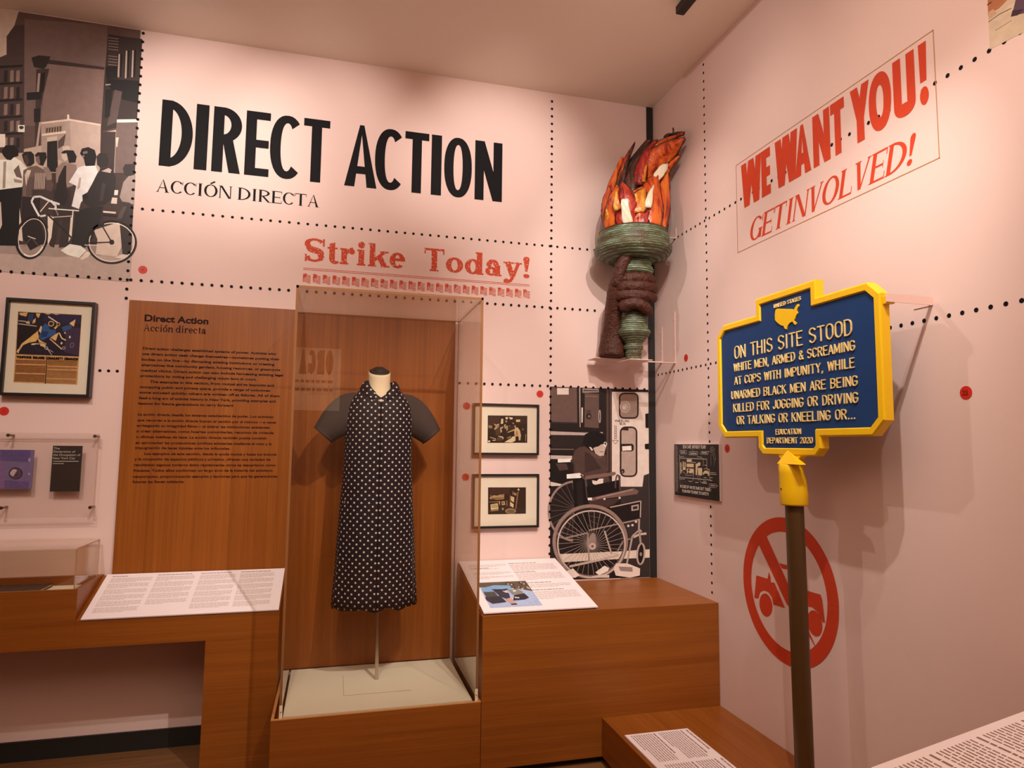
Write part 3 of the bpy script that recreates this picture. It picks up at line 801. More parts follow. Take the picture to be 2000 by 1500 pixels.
board_y('white label board cut off by the lower right corner of the view', 1.370, RIGHT - .004, 1.497, .16, .7735, .8945,
        [(.03, .46, [(.20, 1, True), (.225, 10, False), (.36, 1, True), (.385, 10, False), (.52, 1, True), (.545, 8, False)], .0128),
         (.30, .52, [(.085, 1, True)], .014),
         (.18, .46, [(.105, 6, False)], .0128),
         (.50, .90, [(.06, 1, True), (.085, 10, False), (.22, 1, True), (.245, 12, False), (.42, 1, True), (.445, 10, False)], .0128)], 6)

# upright veneer panels on the back wall ------------------------------------------
t = thing('text_panel', (-.64, 3.99, .9), 'upright wooden text panel with dark red print, left of the dress case', 'panel')
mb = MB(); mb.box(-1.096, -.2345, 3.979, BACK - .001, .9025, 2.3635); mb.build('veneer_sheet', 'wood_v', t, bevel=.001)
PF = Frame((0, 3.979, 0), (1, 0, 0), (0, 0, 1), (0, -1, 0))
def px_text(mb, txt, x0, y0, x1, y1, bold=0.0, m=0, cap=None, fr=PF):
    """a line of print from the baseline start to the baseline end seen in the photo"""
    a, b = onY(x0, y0, 3.979), onY(x1, y1, 3.979)
    z = (a.z + b.z) / 2
    font_text(mb, txt, fr, a.x, z, cap, width=b.x - a.x, bold=bold, m=m)
mb = MB()
def c4(x, y): return 220 + x / 3.947, 580 + y / 3.947
px_text(mb, 'Direct Action', *c4(245, 185), *c4(738, 210), bold=.035, cap=.050)
INKS = ['wood_ink', 'wood_ink2']
mb.build('heading', INKS, t); mb = MB()
txt_en = ['Direct action challenges established systems of power. Activists who', 'use direct action seek change themselves\u2014sometimes putting their', 'bodies on the line\u2014by disrupting existing institutions or creating',
          'alternatives like community gardens, housing resources, or grassroots', 'medical clinics. Direct action can also include harnessing existing legal', 'protections by voting and challenging unjust laws in court.']
ends = [(232, 402, 1260, 449), (228, 445, 1288, 490), (224, 488, 1247, 530), (222, 530, 1292, 572), (218, 573, 1314, 613), (214, 614, 1110, 645)]
for s_, (a, b, c, d) in zip(txt_en, ends): px_text(mb, s_, *c4(a, b), *c4(c, d), bold=.03, cap=.0185)
mb.build('paragraph', INKS, t); mb = MB()
txt_en2 = ['The examples in this section, from mutual aid to boycotts and', 'occupying public and private space, provide a range of outcomes:', 'some succeed quickly; others are written off as failures. All of them', 'feed a long arc of activist history in New York, providing examples and', 'lessons for future generations to carry forward.']
ends2 = [(288, 660, 1243, 692), (208, 700, 1218, 731), (206, 742, 1288, 773), (202, 786, 1256, 813), (198, 828, 936, 846)]
for s_, (a, b, c, d) in zip(txt_en2, ends2): px_text(mb, s_, *c4(a, b), *c4(c, d), bold=.03, cap=.0185)
mb.build('paragraph', INKS, t); mb = MB()
txt_es = ['La acci\u00f3n directa desaf\u00eda los sistemas establecidos de poder. Los activistas', 'que recurren a la acci\u00f3n directa buscan el cambio por s\u00ed mismos \u2014a veces', 'arriesgando su integridad f\u00edsica\u2014 al alterar las instituciones existentes', 'o crear alternativas, como huertas comunitarias, recursos de vivienda', 'o cl\u00ednicas m\u00e9dicas de base. La acci\u00f3n directa tambi\u00e9n puede consistir', 'en aprovechar las protecciones jur\u00eddicas existentes mediante el voto y la', 'impugnaci\u00f3n de leyes injustas ante los tribunales.',
          'Los ejemplos de esta secci\u00f3n, desde la ayuda mutua y hasta los boicots', 'y la ocupaci\u00f3n de espacios p\u00fablicos y privados, ofrecen una variedad de', 'resultados: algunos tuvieron \u00e9xito r\u00e1pidamente; otros se descartaron como', 'fracasos. Todos ellos conforman un largo arco de la historia del activismo', 'neoyorquino, proporcionando ejemplos y lecciones para que las generaciones', 'futuras las lleven adelante.']
ends3 = [(194, 912, 1240, 934), (190, 956, 1260, 977), (186, 998, 1210, 1016), (182, 1040, 1242, 1058), (180, 1084, 1192, 1100), (176, 1130, 1226, 1143), (174, 1170, 906, 1178), (244, 1214, 1264, 1225), (168, 1256, 1216, 1264), (164, 1300, 1256, 1308), (160, 1343, 1234, 1349), (156, 1390, 1270, 1394), (153, 1432, 552, 1434)]
for k, (s_, (a, b, c, d)) in enumerate(zip(txt_es, ends3)):
    if k == 7: mb.build('paragraph', INKS, t); mb = MB()
    px_text(mb, s_, *c4(a, b), *c4(c, d), bold=.03, cap=.0185, m=1)
mb.build('paragraph', INKS, t); mb = MB()
def serif_line(mb, word, fr, x0, x1, y, hgt, s, tt, sf, sh, widths, gap=.10, shear=0.0, m=0, part=None, e=2.0):
    tot = sum(widths.get(c, .6) + gap for c in word) - gap
    sx = (x1 - x0) / tot; px = 0
    for k, c in enumerate(word):
        wd = widths.get(c, .6)
        base = {'\u00d3': 'O', '\u00f3': 'o'}.get(c, c)
        if c != ' ':
            G = glyph(base, wd, s, tt, sf, sh, e)
            if c == '\u00d3': G += g_line(wd * .45, 1.06, wd * .78, 1.26, tt * 1.8)
            if c == '\u00f3': G += g_line(wd * .45, .76, wd * .80, .98, tt * 1.8)
            lm = MB() if part else mb
            put(lm, G, fr, x0 + px * sx, y, sx, hgt, shear=shear, m=m)
            if part: lm.build('letter', part[1], part[0])
        px += wd + gap
WS = {'A': .80, 'C': .74, 'I': .36, 'O': .84, '\u00d3': .84, 'N': .84, 'D': .82, 'R': .78, 'E': .68, 'T': .74, ' ': .22, 'c': .52, 'i': .34, '\u00f3': .58, 'n': .66, 'd': .64, 'r': .50, 'e': .54, 't': .42, 'a': .56, 'o': .58,
      'G': .80, 'V': .78, 'L': .66, '!': .36, 'S': .66, 'k': .68, 'y': .64}
a, b = onY(*c4(238, 262), 3.979), onY(*c4(718, 287), 3.979)
serif_line(mb, 'Acci\u00f3n directa', PF, a.x, b.x, (a.z + b.z) / 2, .040, .15, .075, .06, .05, WS, .06)
mb.build('subheading', INKS, t)
mb = MB(); mb.box(-.2335, .700, 3.978, BACK - .001, .3575, 2.351)
tag(mb.build('backing_panel', 'wood_v', bevel=.001), 'upright wooden backing panel inside the dress case, behind the dress', 'panel')

# ================================================================== WALL GRAPHICS
def wall_words(label, loc): return thing('wall_lettering', loc, label, 'wall lettering')
HZ, HH = 3.140, .388
t = wall_words('large black DIRECT ACTION headline high on the back wall', (0, BACK, HZ))
for ch, x0, x1 in (('D', -.999, -.832), ('I', -.819, -.752), ('R', -.727, -.573), ('E', -.551, -.418), ('C', -.416, -.240), ('T', -.231, -.081),
                   ('A', .011, .202), ('C', .188, .362), ('T', .368, .516), ('I', .532, .596), ('O', .613, .789), ('N', .809, .987)):
    wd = (x1 - x0) / HH
    mb = MB(); put(mb, glyph(ch, wd, {'I': wd}.get(ch, .150 if ch not in 'CO' else .152), .122, e=2.25 if ch in 'CO' else 2.0), BACKF, x0, HZ, HH, HH); mb.build('letter', 'ink', t)
t = wall_words('thin black serif ACCI\u00d3N DIRECTA line below the big headline', (-.56, BACK, 2.988))
serif_line(None, 'ACCI\u00d3N DIRECTA', BACKF, -1.004, -.128, 2.988, .073, .15, .060, .062, .036, WS, .07, part=(t, 'ink'))
SZ = 2.658; t = wall_words('red slab-serif Strike Today! with a row of tiny flags, above the dress case', (.49, BACK, SZ))
for word, x0, x1 in (('Strike', -.200, .386), ('Today!', .502, 1.179)):
    serif_line(None, word, BACKF, x0, x1, SZ, .142, .235, .095, .065, .07, {**WS, 'S': .82, 't': .50, 'r': .62, 'i': .44, 'k': .86, 'e': .68, 'T': .84, 'o': .74, 'd': .82, 'a': .72, 'y': .80, '!': .34}, .07, part=(t, 'red_worn'))
for z in (2.616, 2.607):
    mb = MB(); mb.face([BACKF.at(-.204, z, .0008), BACKF.at(1.177, z, .0008), BACKF.at(1.177, z + .003, .0008), BACKF.at(-.204, z + .003, .0008)]); mb.build('underline', 'red', t)
rnd = random.Random(2)
NF = 25
for k in range(NF):
    x0 = -.203 + k * (1.374 + .02) / NF; fw = .043
    def W(u, v): return BACKF.at(x0 + u * fw, 2.533 + v * .051 + (.05 * math.sin(u * 6.0) * .051), .0008)
    mb = MB(); mb.face([W(0, 0), W(.10, 0), W(.10, 1), W(0, 1)])
    mb.face([W(.10, .52), W(.46, .52), W(.46, 1), W(.10, 1)])
    for q in range(6):
        v = .06 + q * .165
        us = [.1 + .9 * j / 6 for j in range(7)] if q < 3 else [.46 + .54 * j / 4 for j in range(5)]
        for a, b in zip(us[:-1], us[1:]):
            mb.face([W(a, v - (a * .12)), W(b, v - (b * .12)), W(b, v + .085 - b * .12), W(a, v + .085 - a * .12)])
    mb.build('flag', 'red_worn', t)


RF = RIGHTF      # reading direction on the right wall runs toward -Y, so x = -Y
WZ, WH = 2.853, .238; t = wall_words('heavy red WE WANT YOU! on the right wall inside the thin gold border', (RIGHT, 2.42, WZ))
for ch, y0, y1 in (('W', 2.993, 2.822), ('E', 2.822, 2.750), ('W', 2.712, 2.549), ('A', 2.572, 2.462), ('N', 2.446, 2.340), ('T', 2.334, 2.253), ('Y', 2.218, 2.116), ('O', 2.120, 2.009), ('U', 1.998, 1.899), ('!', 1.880, 1.844)):
    wd = (y0 - y1) / WH
    s_ = {'W': .19, 'E': .17, 'A': .17, 'N': .155, 'T': .150, 'Y': .165, 'O': .155, 'U': .155}.get(ch, .16)
    mb = MB(); put(mb, glyph(ch, wd, s_, .20 if ch in 'ET' else .22, e=2.2), RF, -y0, WZ, WH, WH, h=.0012); mb.build('letter', 'red', t)
t = wall_words('red italic GET INVOLVED! on the right wall inside the thin gold border', (RIGHT, 2.42, 2.656))
for word, y0, y1 in (('GET', 2.938, 2.660), ('INVOLVED!', 2.652, 1.925)):
    serif_line(None, word, RF, -y0, -y1, 2.656, .116, .17, .065, .055, .038, {**WS, 'I': .40, 'O': .86, 'V': .74, '!': .30, 'N': .86}, .035, shear=.24, part=(t, 'red'))
mb = MB()
def rect_line(fr, x0, x1, y0, y1, wd, mb):
    for a, b, c, d in ((x0, x1, y0, y0 + wd), (x0, x1, y1 - wd, y1), (x0, x0 + wd, y0, y1), (x1 - wd, x1, y0, y1)):
        mb.face([fr.at(a, c, .0009), fr.at(b, c, .0009), fr.at(b, d, .0009), fr.at(a, d, .0009)])
rect_line(RF, -3.040, -1.812, 2.630, 3.113, .0035, mb)
tag(mb.build('border_line', 'gold'), 'thin gold rectangle drawn on the right wall around the red slogan', 'wall graphic')

def dots(label, fr, pts, r=.0082, h=.0006):
    """one row: each dot is a part of it, all sharing one small disc"""
    x0, y0 = pts[0]
    t = thing('dotted_line', tuple(fr.at(x0, y0)), label, 'wall graphic')
    mb = MB(); mb.face([fr.at(x0 + r * math.cos(q * PI / 8), y0 + r * math.sin(q * PI / 8), h) for q in range(16)])
    first = mb.build('dot', 'ink', t)
    for x, y in pts[1:]:
        o = first.copy(); col.objects.link(o); o.parent = t; o.location = fr.at(x, y) - fr.at(x0, y0)
    return t
def seq(a, b, st):
    n = int((b - a) / st + .5); return [a + (b - a) * k / n for k in range(n + 1)]
S1 = .0515
zrow = lambda x, y: onY(x, y, BACK).z
z1, z2, z3 = zrow(486, 427.2), zrow(396.6, 556), zrow(1061, 753.7)
dots('row of black dots on the back wall between ACCI\u00d3N DIRECTA and Strike Today!', BACKF, [(x, z1) for x in seq(-1.066, 1.62, S1)])
dots('row of black dots on the back wall running just above the dress case', BACKF, [(x, z2) for x in seq(-3.0, 1.62, S1)], h=.0036)
dots('row of black dots on the back wall above the two small framed photographs', BACKF, [(x, z3) for x in seq(.735, 1.97, S1)], h=.0036)
dots('three black dots on the back wall beside the newspaper frame', BACKF, [(onY(195 + k * 17, 725 + k * .6, BACK).x, z3) for k in range(3)])
dots('column of black dots along the right edge of the street mural', BACKF, [(onY(263, 330, BACK).x, z) for z in seq(2.375, CEIL - .02, S1)], h=.0036)
dots('column of black dots on the back wall above the wheelchair mural', BACKF, [(onY(1075, 755, BACK).x, z) for z in seq(.93, 3.86, S1)], h=.0036)
ra, rb = onX(1439, 393.5, RIGHT), onX(1838, 156, RIGHT)
zr = (ra.z + rb.z) / 2
dots('row of black dots on the right wall running behind WE WANT YOU!', RF, [(-y, zr) for y in seq(1.2, 3.72, S1)])
zr2 = onX(1741, 639.7, RIGHT).z; zr3 = (onX(1283, 732.9, RIGHT).z + onX(1398.7, 708, RIGHT).z) / 2
dots('row of black dots on the right wall, right of the blue sign', RF, [(-y, zr2) for y in seq(1.2, 2.06, S1)])
dots('row of black dots on the right wall, left of the blue sign', RF, [(-y, zr3) for y in seq(2.90, 3.95, S1)])
dots('column of black dots down the right wall, left of the red slogan', RF, [(-3.345, z) for z in seq(.80, 3.86, S1)])

# no-cars sign painted on the right wall
t = thing('no_cars_emblem', (RIGHT, 2.71, .945), 'large red no-cars emblem on the right wall behind the brown post', 'wall graphic')
def cR(x, y): return onX(1440 + x / 4.414, 1000 + y / 4.414, RIGHT) + Vector((-.0009, 0, 0))
oy = [cR(50, 560).y, cR(886, 870).y]; oz = [cR(385, 52).z, cR(640, 1412).z]
cyy, czz, rad = sum(oy) / 2, sum(oz) / 2, (oy[0] - oy[1]) / 4 + (oz[0] - oz[1]) / 4
mb = MB(); ri = rad * .80
put(mb, g_ell(0, 0, rad, rad, 0, 360, rad - ri, rad - ri, 72), RF, -cyy, czz, 1, 1)
mb.build('ring', 'red', t)
mb = MB(); mb.face([cR(255, 212), cR(412, 560), cR(560, 890), cR(690, 1190), cR(600, 1040), cR(425, 790), cR(190, 290), cR(150, 200)]); mb.build('slash', 'red', t)
mb = MB()
mb.face([cR(165, 546), cR(262, 575), cR(274, 515), cR(288, 560), cR(290, 605), cR(322, 610), cR(412, 828), cR(312, 798), cR(300, 735), cR(268, 690), cR(232, 676), cR(200, 690), cR(184, 745), cR(148, 740)])
mb.face([cR(362, 440), cR(430, 458), cR(430, 495), cR(385, 486)])
mb.face([cR(470, 640), cR(596, 676), cR(720, 712), cR(735, 760), cR(758, 953), cR(738, 952), cR(700, 870), cR(650, 822), cR(600, 812), cR(540, 840), cR(540, 800)])
for cx, cy, rx, ry, rot in ((248, 802, 55, 101, -8), (670, 960, 62, 115, -12)):
    r_ = math.radians(rot)
    mb.face([cR(cx + rx * math.cos(a) * math.cos(r_) - ry * math.sin(a) * math.sin(r_), cy + rx * math.cos(a) * math.sin(r_) + ry * math.sin(a) * math.cos(r_)) for a in [2 * PI * k / 30 for k in range(30)]])
mb.build('car_silhouette', 'red', t)

# red number stickers
def sticker(label, p, n, number=None):
    n = Vector(n); u = Vector((0, 0, 1)).cross(n); fr = Frame(p, u, (0, 0, 1), n)
    t = thing('number_sticker', tuple(p), label, 'sticker', 'red number stickers')
    mb = MB(); r = .0225
    P = [fr.at(r * math.cos(q * PI / 16), r * math.sin(q * PI / 16), .0005) for q in range(32)]
    mb.prism(P, n * .0008); mb.build('disc', 'red_disc', t)
    mb = MB()
    if number: sk_text(mb, number, fr, -.0125, -.007, .024, .0145, .0022, h=.0018)
    else:
        for x0 in (-.006, .002): mb.face([fr.at(x0, -.006, .0018), fr.at(x0 + .004, -.006, .0018), fr.at(x0 + .004, .006, .0018), fr.at(x0, .006, .0018)])
    mb.build('number', 'sticker_ink' if number else 'sticker_faint', t)
M['red_disc'] = mat('red_sticker', (0.60, 0.022, 0.010), 0.5)
M['sticker_faint'] = mat('sticker_print_faint', (0.36, 0.014, 0.008), 0.6)
M['sticker_ink'] = mat('sticker_print', (0.16, 0.008, 0.006), 0.6)
NB, NR = (0, -1, 0), (-1, 0, 0)
sticker('red disc sticker on the back wall below the street mural corner', onY(279, 527, BACK), NB)
sticker('red disc sticker on the back wall under the newspaper frame', onY(8, 803, BACK), NB)
sticker('red disc sticker on the back wall at the upper small framed photograph', onY(911, 793, BACK), NB)
sticker('red disc sticker on the back wall at the lower small framed photograph', onY(909, 932, BACK), NB)
sticker('red disc sticker at the upper left corner of the wheelchair mural', onY(1054.5, 769.5, BACK), NB)
sticker('red disc sticker on the right wall near the torch shelf', onX(1340, 699, RIGHT), NR)
sticker('red disc sticker on the right wall beside the small black poster', onX(1420.5, 876, RIGHT), NR)
sticker('red disc sticker numbered 23 right of the blue sign', onX(1887, 767, RIGHT), NR, '23.')

# ================================================================== STREET PHOTO MURAL
def mapY(sc, ox, oy, Y): return lambda x, y: onY(ox + x / sc, oy + y / sc, Y)
pr = Print(mapY(2.678, 0, 0, BACK), (0, -1, 0), MURAL_GAIN * 1.05, MURAL_TINT, .00002, 1.22)
top = lambda x: 40 + 0.222 * x     # keeps the print's upper edge on the ceiling line
def P1(x, y):
    p = onY(x / 2.678, y / 2.678, BACK); p.z = min(p.z, CEIL - .003); p.x = min(p.x, -1.060); return p
pr.to3d = P1
pr.poly((176, 158, 142), (-260, 0), (745, 100), (740, 205), (672, 1466), (-260, 1400))
pr.poly((96, 78, 72), (35, 190), (75, 135), (100, 40), (740, 100), (700, 660), (30, 800))
pr.poly((78, 62, 58), (35, 190), (75, 135), (128, 130), (125, 800), (-250, 800), (-250, 320), (0, 300), (35, 285))
for k in range(5):
    for j in range(3): pr.poly((130, 110, 100) if (k + j) % 3 else (48, 38, 35), (22 + j * 32, 370 + k * 88), (40 + j * 32, 366 + k * 88), (39 + j * 32, 428 + k * 86), (20 + j * 32, 432 + k * 86))
    pr.poly((42, 33, 30), (0, 345 + k * 88), (118, 338 + k * 88), (118, 350 + k * 88), (0, 358 + k * 88))
pr.poly((112, 92, 85), (128, 100), (565, 100), (540, 650), (128, 660))
pr.poly((124, 102, 94), (240, 335), (548, 365), (530, 650), (215, 650))
pr.poly((66, 52, 48), (255, 312), (547, 352), (546, 366), (250, 334))
pr.poly((52, 42, 38), (165, 302), (205, 290), (266, 296), (242, 350), (228, 362), (178, 352))
pr.poly((70, 55, 50), (190, 362), (258, 360), (214, 560), (208, 760), (182, 760))
for k in range(3):
    pr.poly((150, 130, 118), (200, 385 + k * 0), (212, 383), (204, 480), (192, 482)); pr.poly((36, 28, 26), (216, 383), (238, 380), (228, 480), (208, 482))
pr.poly((40, 32, 30), (140, 485), (220, 480), (214, 520), (140, 525)); pr.poly((40, 32, 30), (178, 570), (214, 565), (208, 640), (178, 640))
pr.poly((168, 148, 136), (205, 640), (216, 638), (200, 770), (188, 770))
pr.poly((62, 50, 46), (566, 180), (745, 205), (716, 640), (528, 690), (545, 420))
for (a, b, c, d) in ((566, 195, 620, 260), (566, 290, 615, 350)):
    for q in range(5): pr.poly((120, 102, 94), (a, b + q * 15), (c, b + 6 + q * 15), (c, b + 11 + q * 15), (a, b + 5 + q * 15))
for (x, y0, y1) in ((620, 280, 405), (658, 262, 410), (692, 260, 405)):
    pr.poly((34, 26, 24), (x - 4, y0), (x + 20, y0 + 2), (x + 16, y1), (x - 8, y1)); pr.poly((160, 142, 130), (x, y0 + 3), (x + 9, y0 + 4), (x + 4, y1), (x - 5, y1))
pr.poly((36, 28, 27), (555, 350), (615, 346), (612, 412), (555, 412))
pr.poly((30, 24, 24), (560, 412), (728, 424), (722, 540), (640, 520), (556, 440))
pr.poly((150, 132, 122), (553, 440), (580, 440), (578, 446), (553, 448)); pr.poly((92, 76, 72), (600, 470), (640, 480), (610, 640), (560, 660))
pr.poly((34, 28, 28), (552, 470), (590, 465), (575, 610), (548, 620))
pr.poly((158, 140, 130), (215, 645), (365, 626), (370, 860), (218, 800))
pr.poly((172, 152, 140), (365, 626), (528, 655), (522, 900), (372, 880))
pr.poly((196, 178, 160), (216, 640), (365, 622), (528, 650), (528, 658), (365, 632), (216, 650))
pr.poly((150, 130, 112), (235, 668), (330, 655), (326, 696), (236, 702))
for k in range(6): pr.poly((84, 68, 58), (242 + k * 14, 672 - k * 2), (252 + k * 14, 670 - k * 2), (250 + k * 14, 694 - k * 1), (242 + k * 14, 696 - k))
pr.poly((200, 184, 168), (220, 702), (345, 685), (345, 697), (220, 712)); pr.poly((186, 168, 150), (248, 720), (300, 712), (298, 735), (246, 742))
pr.poly((40, 32, 30), (248, 742), (300, 736), (304, 900), (246, 900)); pr.poly((90, 72, 64), (304, 740), (345, 700), (335, 760), (305, 780))
pr.poly((205, 190, 172), (352, 600), (362, 600), (364, 628), (352, 628)); pr.poly((210, 196, 180), (328, 768), (364, 766), (366, 790), (330, 792))
pr.poly((215, 200, 186), (95, 655), (130, 655), (130, 692), (95, 692)); pr.ell((70, 56, 50), 113, 668, 12, 9)
pr.poly((205, 190, 176), (-200, 702), (28, 702), (30, 770), (-200, 780))
pr.poly((112, 94, 88), (610, 640), (722, 636), (700, 1010), (596, 1010))
pr.poly((212, 196, 182), (612, 626), (724, 624), (723, 640), (612, 642)); pr.poly((190, 172, 160), (606, 720), (622, 720), (614, 770), (608, 770))
pr.poly((66, 52, 48), (528, 690), (606, 690), (592, 1000), (520, 1000))
pr.poly((72, 58, 53), (-260, 905), (700, 905), (690, 1275), (-260, 1290))
pr.poly((168, 150, 140), (-260, 1278), (692, 1282), (680, 1475), (-260, 1400))
pr.poly((148, 132, 122), (-260, 1278), (692, 1282), (690, 1330), (300, 1345), (-260, 1310))
# people and bicycle, in the co-ordinates of a closer look
pr.to3d = lambda x, y: P1(x / 5.557 * 2.678, (270 + y / 5.557) * 2.678)
dk, md, lt, wh = (34, 26, 25), (84, 68, 62), (160, 142, 130), (214, 200, 186)
pr.poly(wh, (-60, 260), (10, 235), (80, 235), (150, 200), (230, 250), (295, 330), (240, 540), (20, 560), (-60, 560))
pr.poly((150, 132, 120), (40, 260), (70, 250), (60, 540), (30, 550)); pr.poly((110, 92, 84), (150, 350), (205, 290), (245, 440), (180, 420)); pr.poly((150, 132, 122), (150, 440), (240, 460), (240, 490), (160, 480))
pr.poly(dk, (15, 150), (60, 80), (160, 75), (205, 130), (200, 195), (150, 210), (120, 240), (80, 235), (45, 200))
pr.poly((26, 20, 20), (5, 560), (245, 530), (225, 760), (215, 1170), (-60, 1165), (-60, 700))
pr.poly((180, 165, 152), (0, 700), (12, 690), (25, 940), (0, 1000)); pr.poly((196, 182, 168), (215, 760), (232, 900), (250, 1120), (205, 1110))
pr.poly((46, 36, 34), (245, 640), (345, 640), (440, 640), (430, 860), (500, 1130), (330, 1220), (250, 1080), (232, 860))
pr.poly((112, 94, 86), (255, 350), (330, 310), (400, 300), (480, 345), (500, 420), (480, 560), (350, 560), (350, 640), (245, 630))
pr.poly((190, 175, 162), (270, 400), (300, 345), (340, 350), (285, 520))
for k in range(7): pr.poly((176, 160, 146), (385 + k * 17, 380), (392 + k * 17, 378), (385 + k * 17, 550), (378 + k * 17, 550))
for k in range(5): pr.poly((70, 56, 52), (300 + k * 16, 420), (306 + k * 16, 420), (296 + k * 16, 630), (288 + k * 16, 630))
pr.poly((42, 33, 31), (240, 180), (270, 150), (340, 145), (372, 180), (375, 270), (340, 300), (300, 310), (262, 260)); pr.poly((78, 62, 56), (262, 190), (300, 180), (320, 260), (296, 310), (268, 270))
pr.poly((140, 122, 112), (470, 320), (520, 310), (562, 380), (565, 450), (510, 460), (490, 380)); pr.poly((96, 78, 74), (500, 460), (560, 450), (585, 510), (560, 580), (500, 560))
pr.poly((40, 31, 30), (380, 185), (410, 155), (500, 155), (510, 210), (470, 300), (430, 290)); pr.poly((120, 100, 90), (390, 205), (425, 190), (440, 270), (420, 290), (392, 250))
pr.poly((60, 49, 46), (580, 560), (770, 560), (770, 760), (760, 1180), (640, 1190), (680, 870), (650, 900), (590, 1190), (540, 1170), (590, 900), (570, 700))
pr.poly((140, 120, 110), (610, 330), (680, 260), (730, 270), (830, 290), (840, 420), (790, 520), (720, 540), (610, 480)); pr.poly((46, 37, 34), (640, 420), (700, 300), (722, 300), (720, 480), (740, 640), (700, 740), (590, 650))
pr.poly((36, 28, 27), (665, 160), (700, 130), (800, 135), (835, 200), (820, 265), (750, 270), (730, 180)); pr.poly((186, 168, 154), (670, 175), (725, 165), (735, 230), (705, 255), (672, 215))
pr.poly((190, 172, 156), (680, 100), (730, 82), (765, 95), (765, 130), (690, 135))
pr.poly((222, 210, 194), (750, 480), (850, 320), (930, 295), (1040, 300), (1070, 380), (1000, 560), (880, 700), (860, 770), (780, 740), (830, 520)); pr.poly((170, 150, 136), (862, 430), (884, 430), (870, 540), (838, 560))
pr.poly((26, 21, 21), (870, 170), (890, 115), (960, 98), (1030, 130), (1050, 200), (1030, 300), (930, 305), (910, 220)); pr.poly((120, 104, 98), (900, 150), (950, 140), (955, 165), (905, 175)); pr.poly((130, 110, 100), (895, 190), (915, 185), (920, 205), (898, 212))
pr.poly((50, 42, 40), (1050, 200), (1080, 165), (1160, 165), (1180, 240), (1170, 300), (1090, 320), (1055, 290)); pr.poly((96, 78, 72), (1055, 270), (1090, 330), (1140, 310), (1100, 350))
pr.poly((50, 42, 41), (1060, 380), (1110, 320), (1210, 320), (1260, 420), (1250, 560), (1230, 640), (1140, 720), (960, 740), (900, 690), (895, 620), (950, 590), (1000, 500)); pr.poly((170, 152, 146), (1100, 360), (1180, 325), (1215, 345), (1200, 380))
pr.poly((70, 58, 56), (1110, 480), (1150, 500), (1120, 680), (1080, 690)); pr.poly((36, 29, 28), (900, 620), (950, 600), (960, 650), (905, 670))
pr.poly((46, 39, 37), (820, 800), (1000, 740), (1120, 740), (1100, 860), (1000, 1100), (930, 1190), (775, 1165), (800, 980))
pr.poly((190, 174, 160), (1020, 1000), (1330, 900), (1320, 1180), (1270, 1290), (1040, 1260), (1060, 1100)); pr.poly((206, 190, 176), (520, 830), (585, 860), (560, 1080), (520, 1170)); pr.poly((200, 184, 170), (770, 860), (790, 860), (780, 1070), (745, 1130))
pr.poly((214, 202, 188), (660, 1220), (760, 1150), (880, 1170), (940, 1220), (860, 1300), (740, 1270)); pr.poly((200, 186, 170), (870, 1310), (940, 1230), (1000, 1240), (960, 1290), (900, 1325))
pr.poly((150, 134, 126), (1300, 640), (1340, 480), (1400, 410), (1470, 400), (1455, 730), (1400, 700), (1330, 690)); pr.poly((58, 49, 46), (1335, 330), (1360, 285), (1465, 280), (1460, 400), (1400, 415), (1350, 400))
pr.poly((62, 52, 50), (1340, 720), (1450, 720), (1420, 1290), (1330, 1260), (1300, 920)); pr.poly((90, 76, 70), (1270, 870), (1340, 740), (1380, 740), (1320, 880)); pr.poly((196, 180, 166), (1240, 1300), (1330, 1260), (1400, 1270), (1330, 1308))
pr.poly((206, 190, 176), (1245, 565), (1285, 565), (1280, 620), (1240, 620)); pr.poly((196, 180, 168), (1220, 645), (1275, 650), (1270, 715), (1205, 710))
pr.ring((34, 27, 26), 26, 345, 1080, 165, 225, rot=12); pr.ring((196, 180, 164), 9, 352, 1080, 146, 205, rot=12); pr.ring(wh, 18, 350, 1085, 142, 200, 20, 110, rot=12)
pr.ring((34, 27, 26), 20, 1215, 1130, 262, 228, -140, 235); pr.ring((205, 190, 176), 10, 1215, 1130, 244, 208, -160, 250)
pr.line((120, 104, 96), 5, (345, 1080), (260, 1180)); pr.line((120, 104, 96), 5, (345, 1080), (430, 1180)); pr.line((214, 200, 186), 8, (305, 1065), (390, 1095))
pr.line((44, 36, 34), 14, (1215, 1130), (1080, 900)); pr.line((44, 36, 34), 14, (1215, 1130), (930, 1140)); pr.line((200, 184, 170), 8, (920, 1160), (1080, 1170)); pr.ell((40, 32, 30), 1215, 1130, 28)
pr.line((46, 37, 34), 18, (520, 830), (680, 980), (775, 1080)); pr.line((220, 205, 190), 12, (530, 765), (860, 790)); pr.line((190, 174, 160), 9, (580, 860), (800, 845)); pr.line((210, 196, 182), 12, (795, 790), (775, 1060))
pr.line((70, 56, 52), 16, (525, 720), (510, 870)); pr.line((60, 48, 45), 14, (500, 860), (520, 980)); pr.line(wh, 20, (440, 850), (500, 840))
pr.line((226, 212, 198), 22, (430, 850), (380, 760), (345, 690), (370, 640), (440, 635), (560, 690), (650, 720)); pr.line((200, 184, 170), 12, (440, 800), (530, 690)); pr.line((226, 212, 198), 24, (555, 680), (610, 740), (600, 780)); pr.line((130, 112, 102), 16, (610, 780), (635, 840))
pr.line((196, 180, 166), 20, (1120, 800), (1260, 812)); pr.line((44, 36, 34), 22, (1110, 830), (1280, 846)); pr.line((60, 50, 47), 24, (1110, 800), (1105, 940))
tag(pr.build('photo_mural', 'print'), 'black and white street mural of men and a bicycle, upper left corner', 'photo mural')

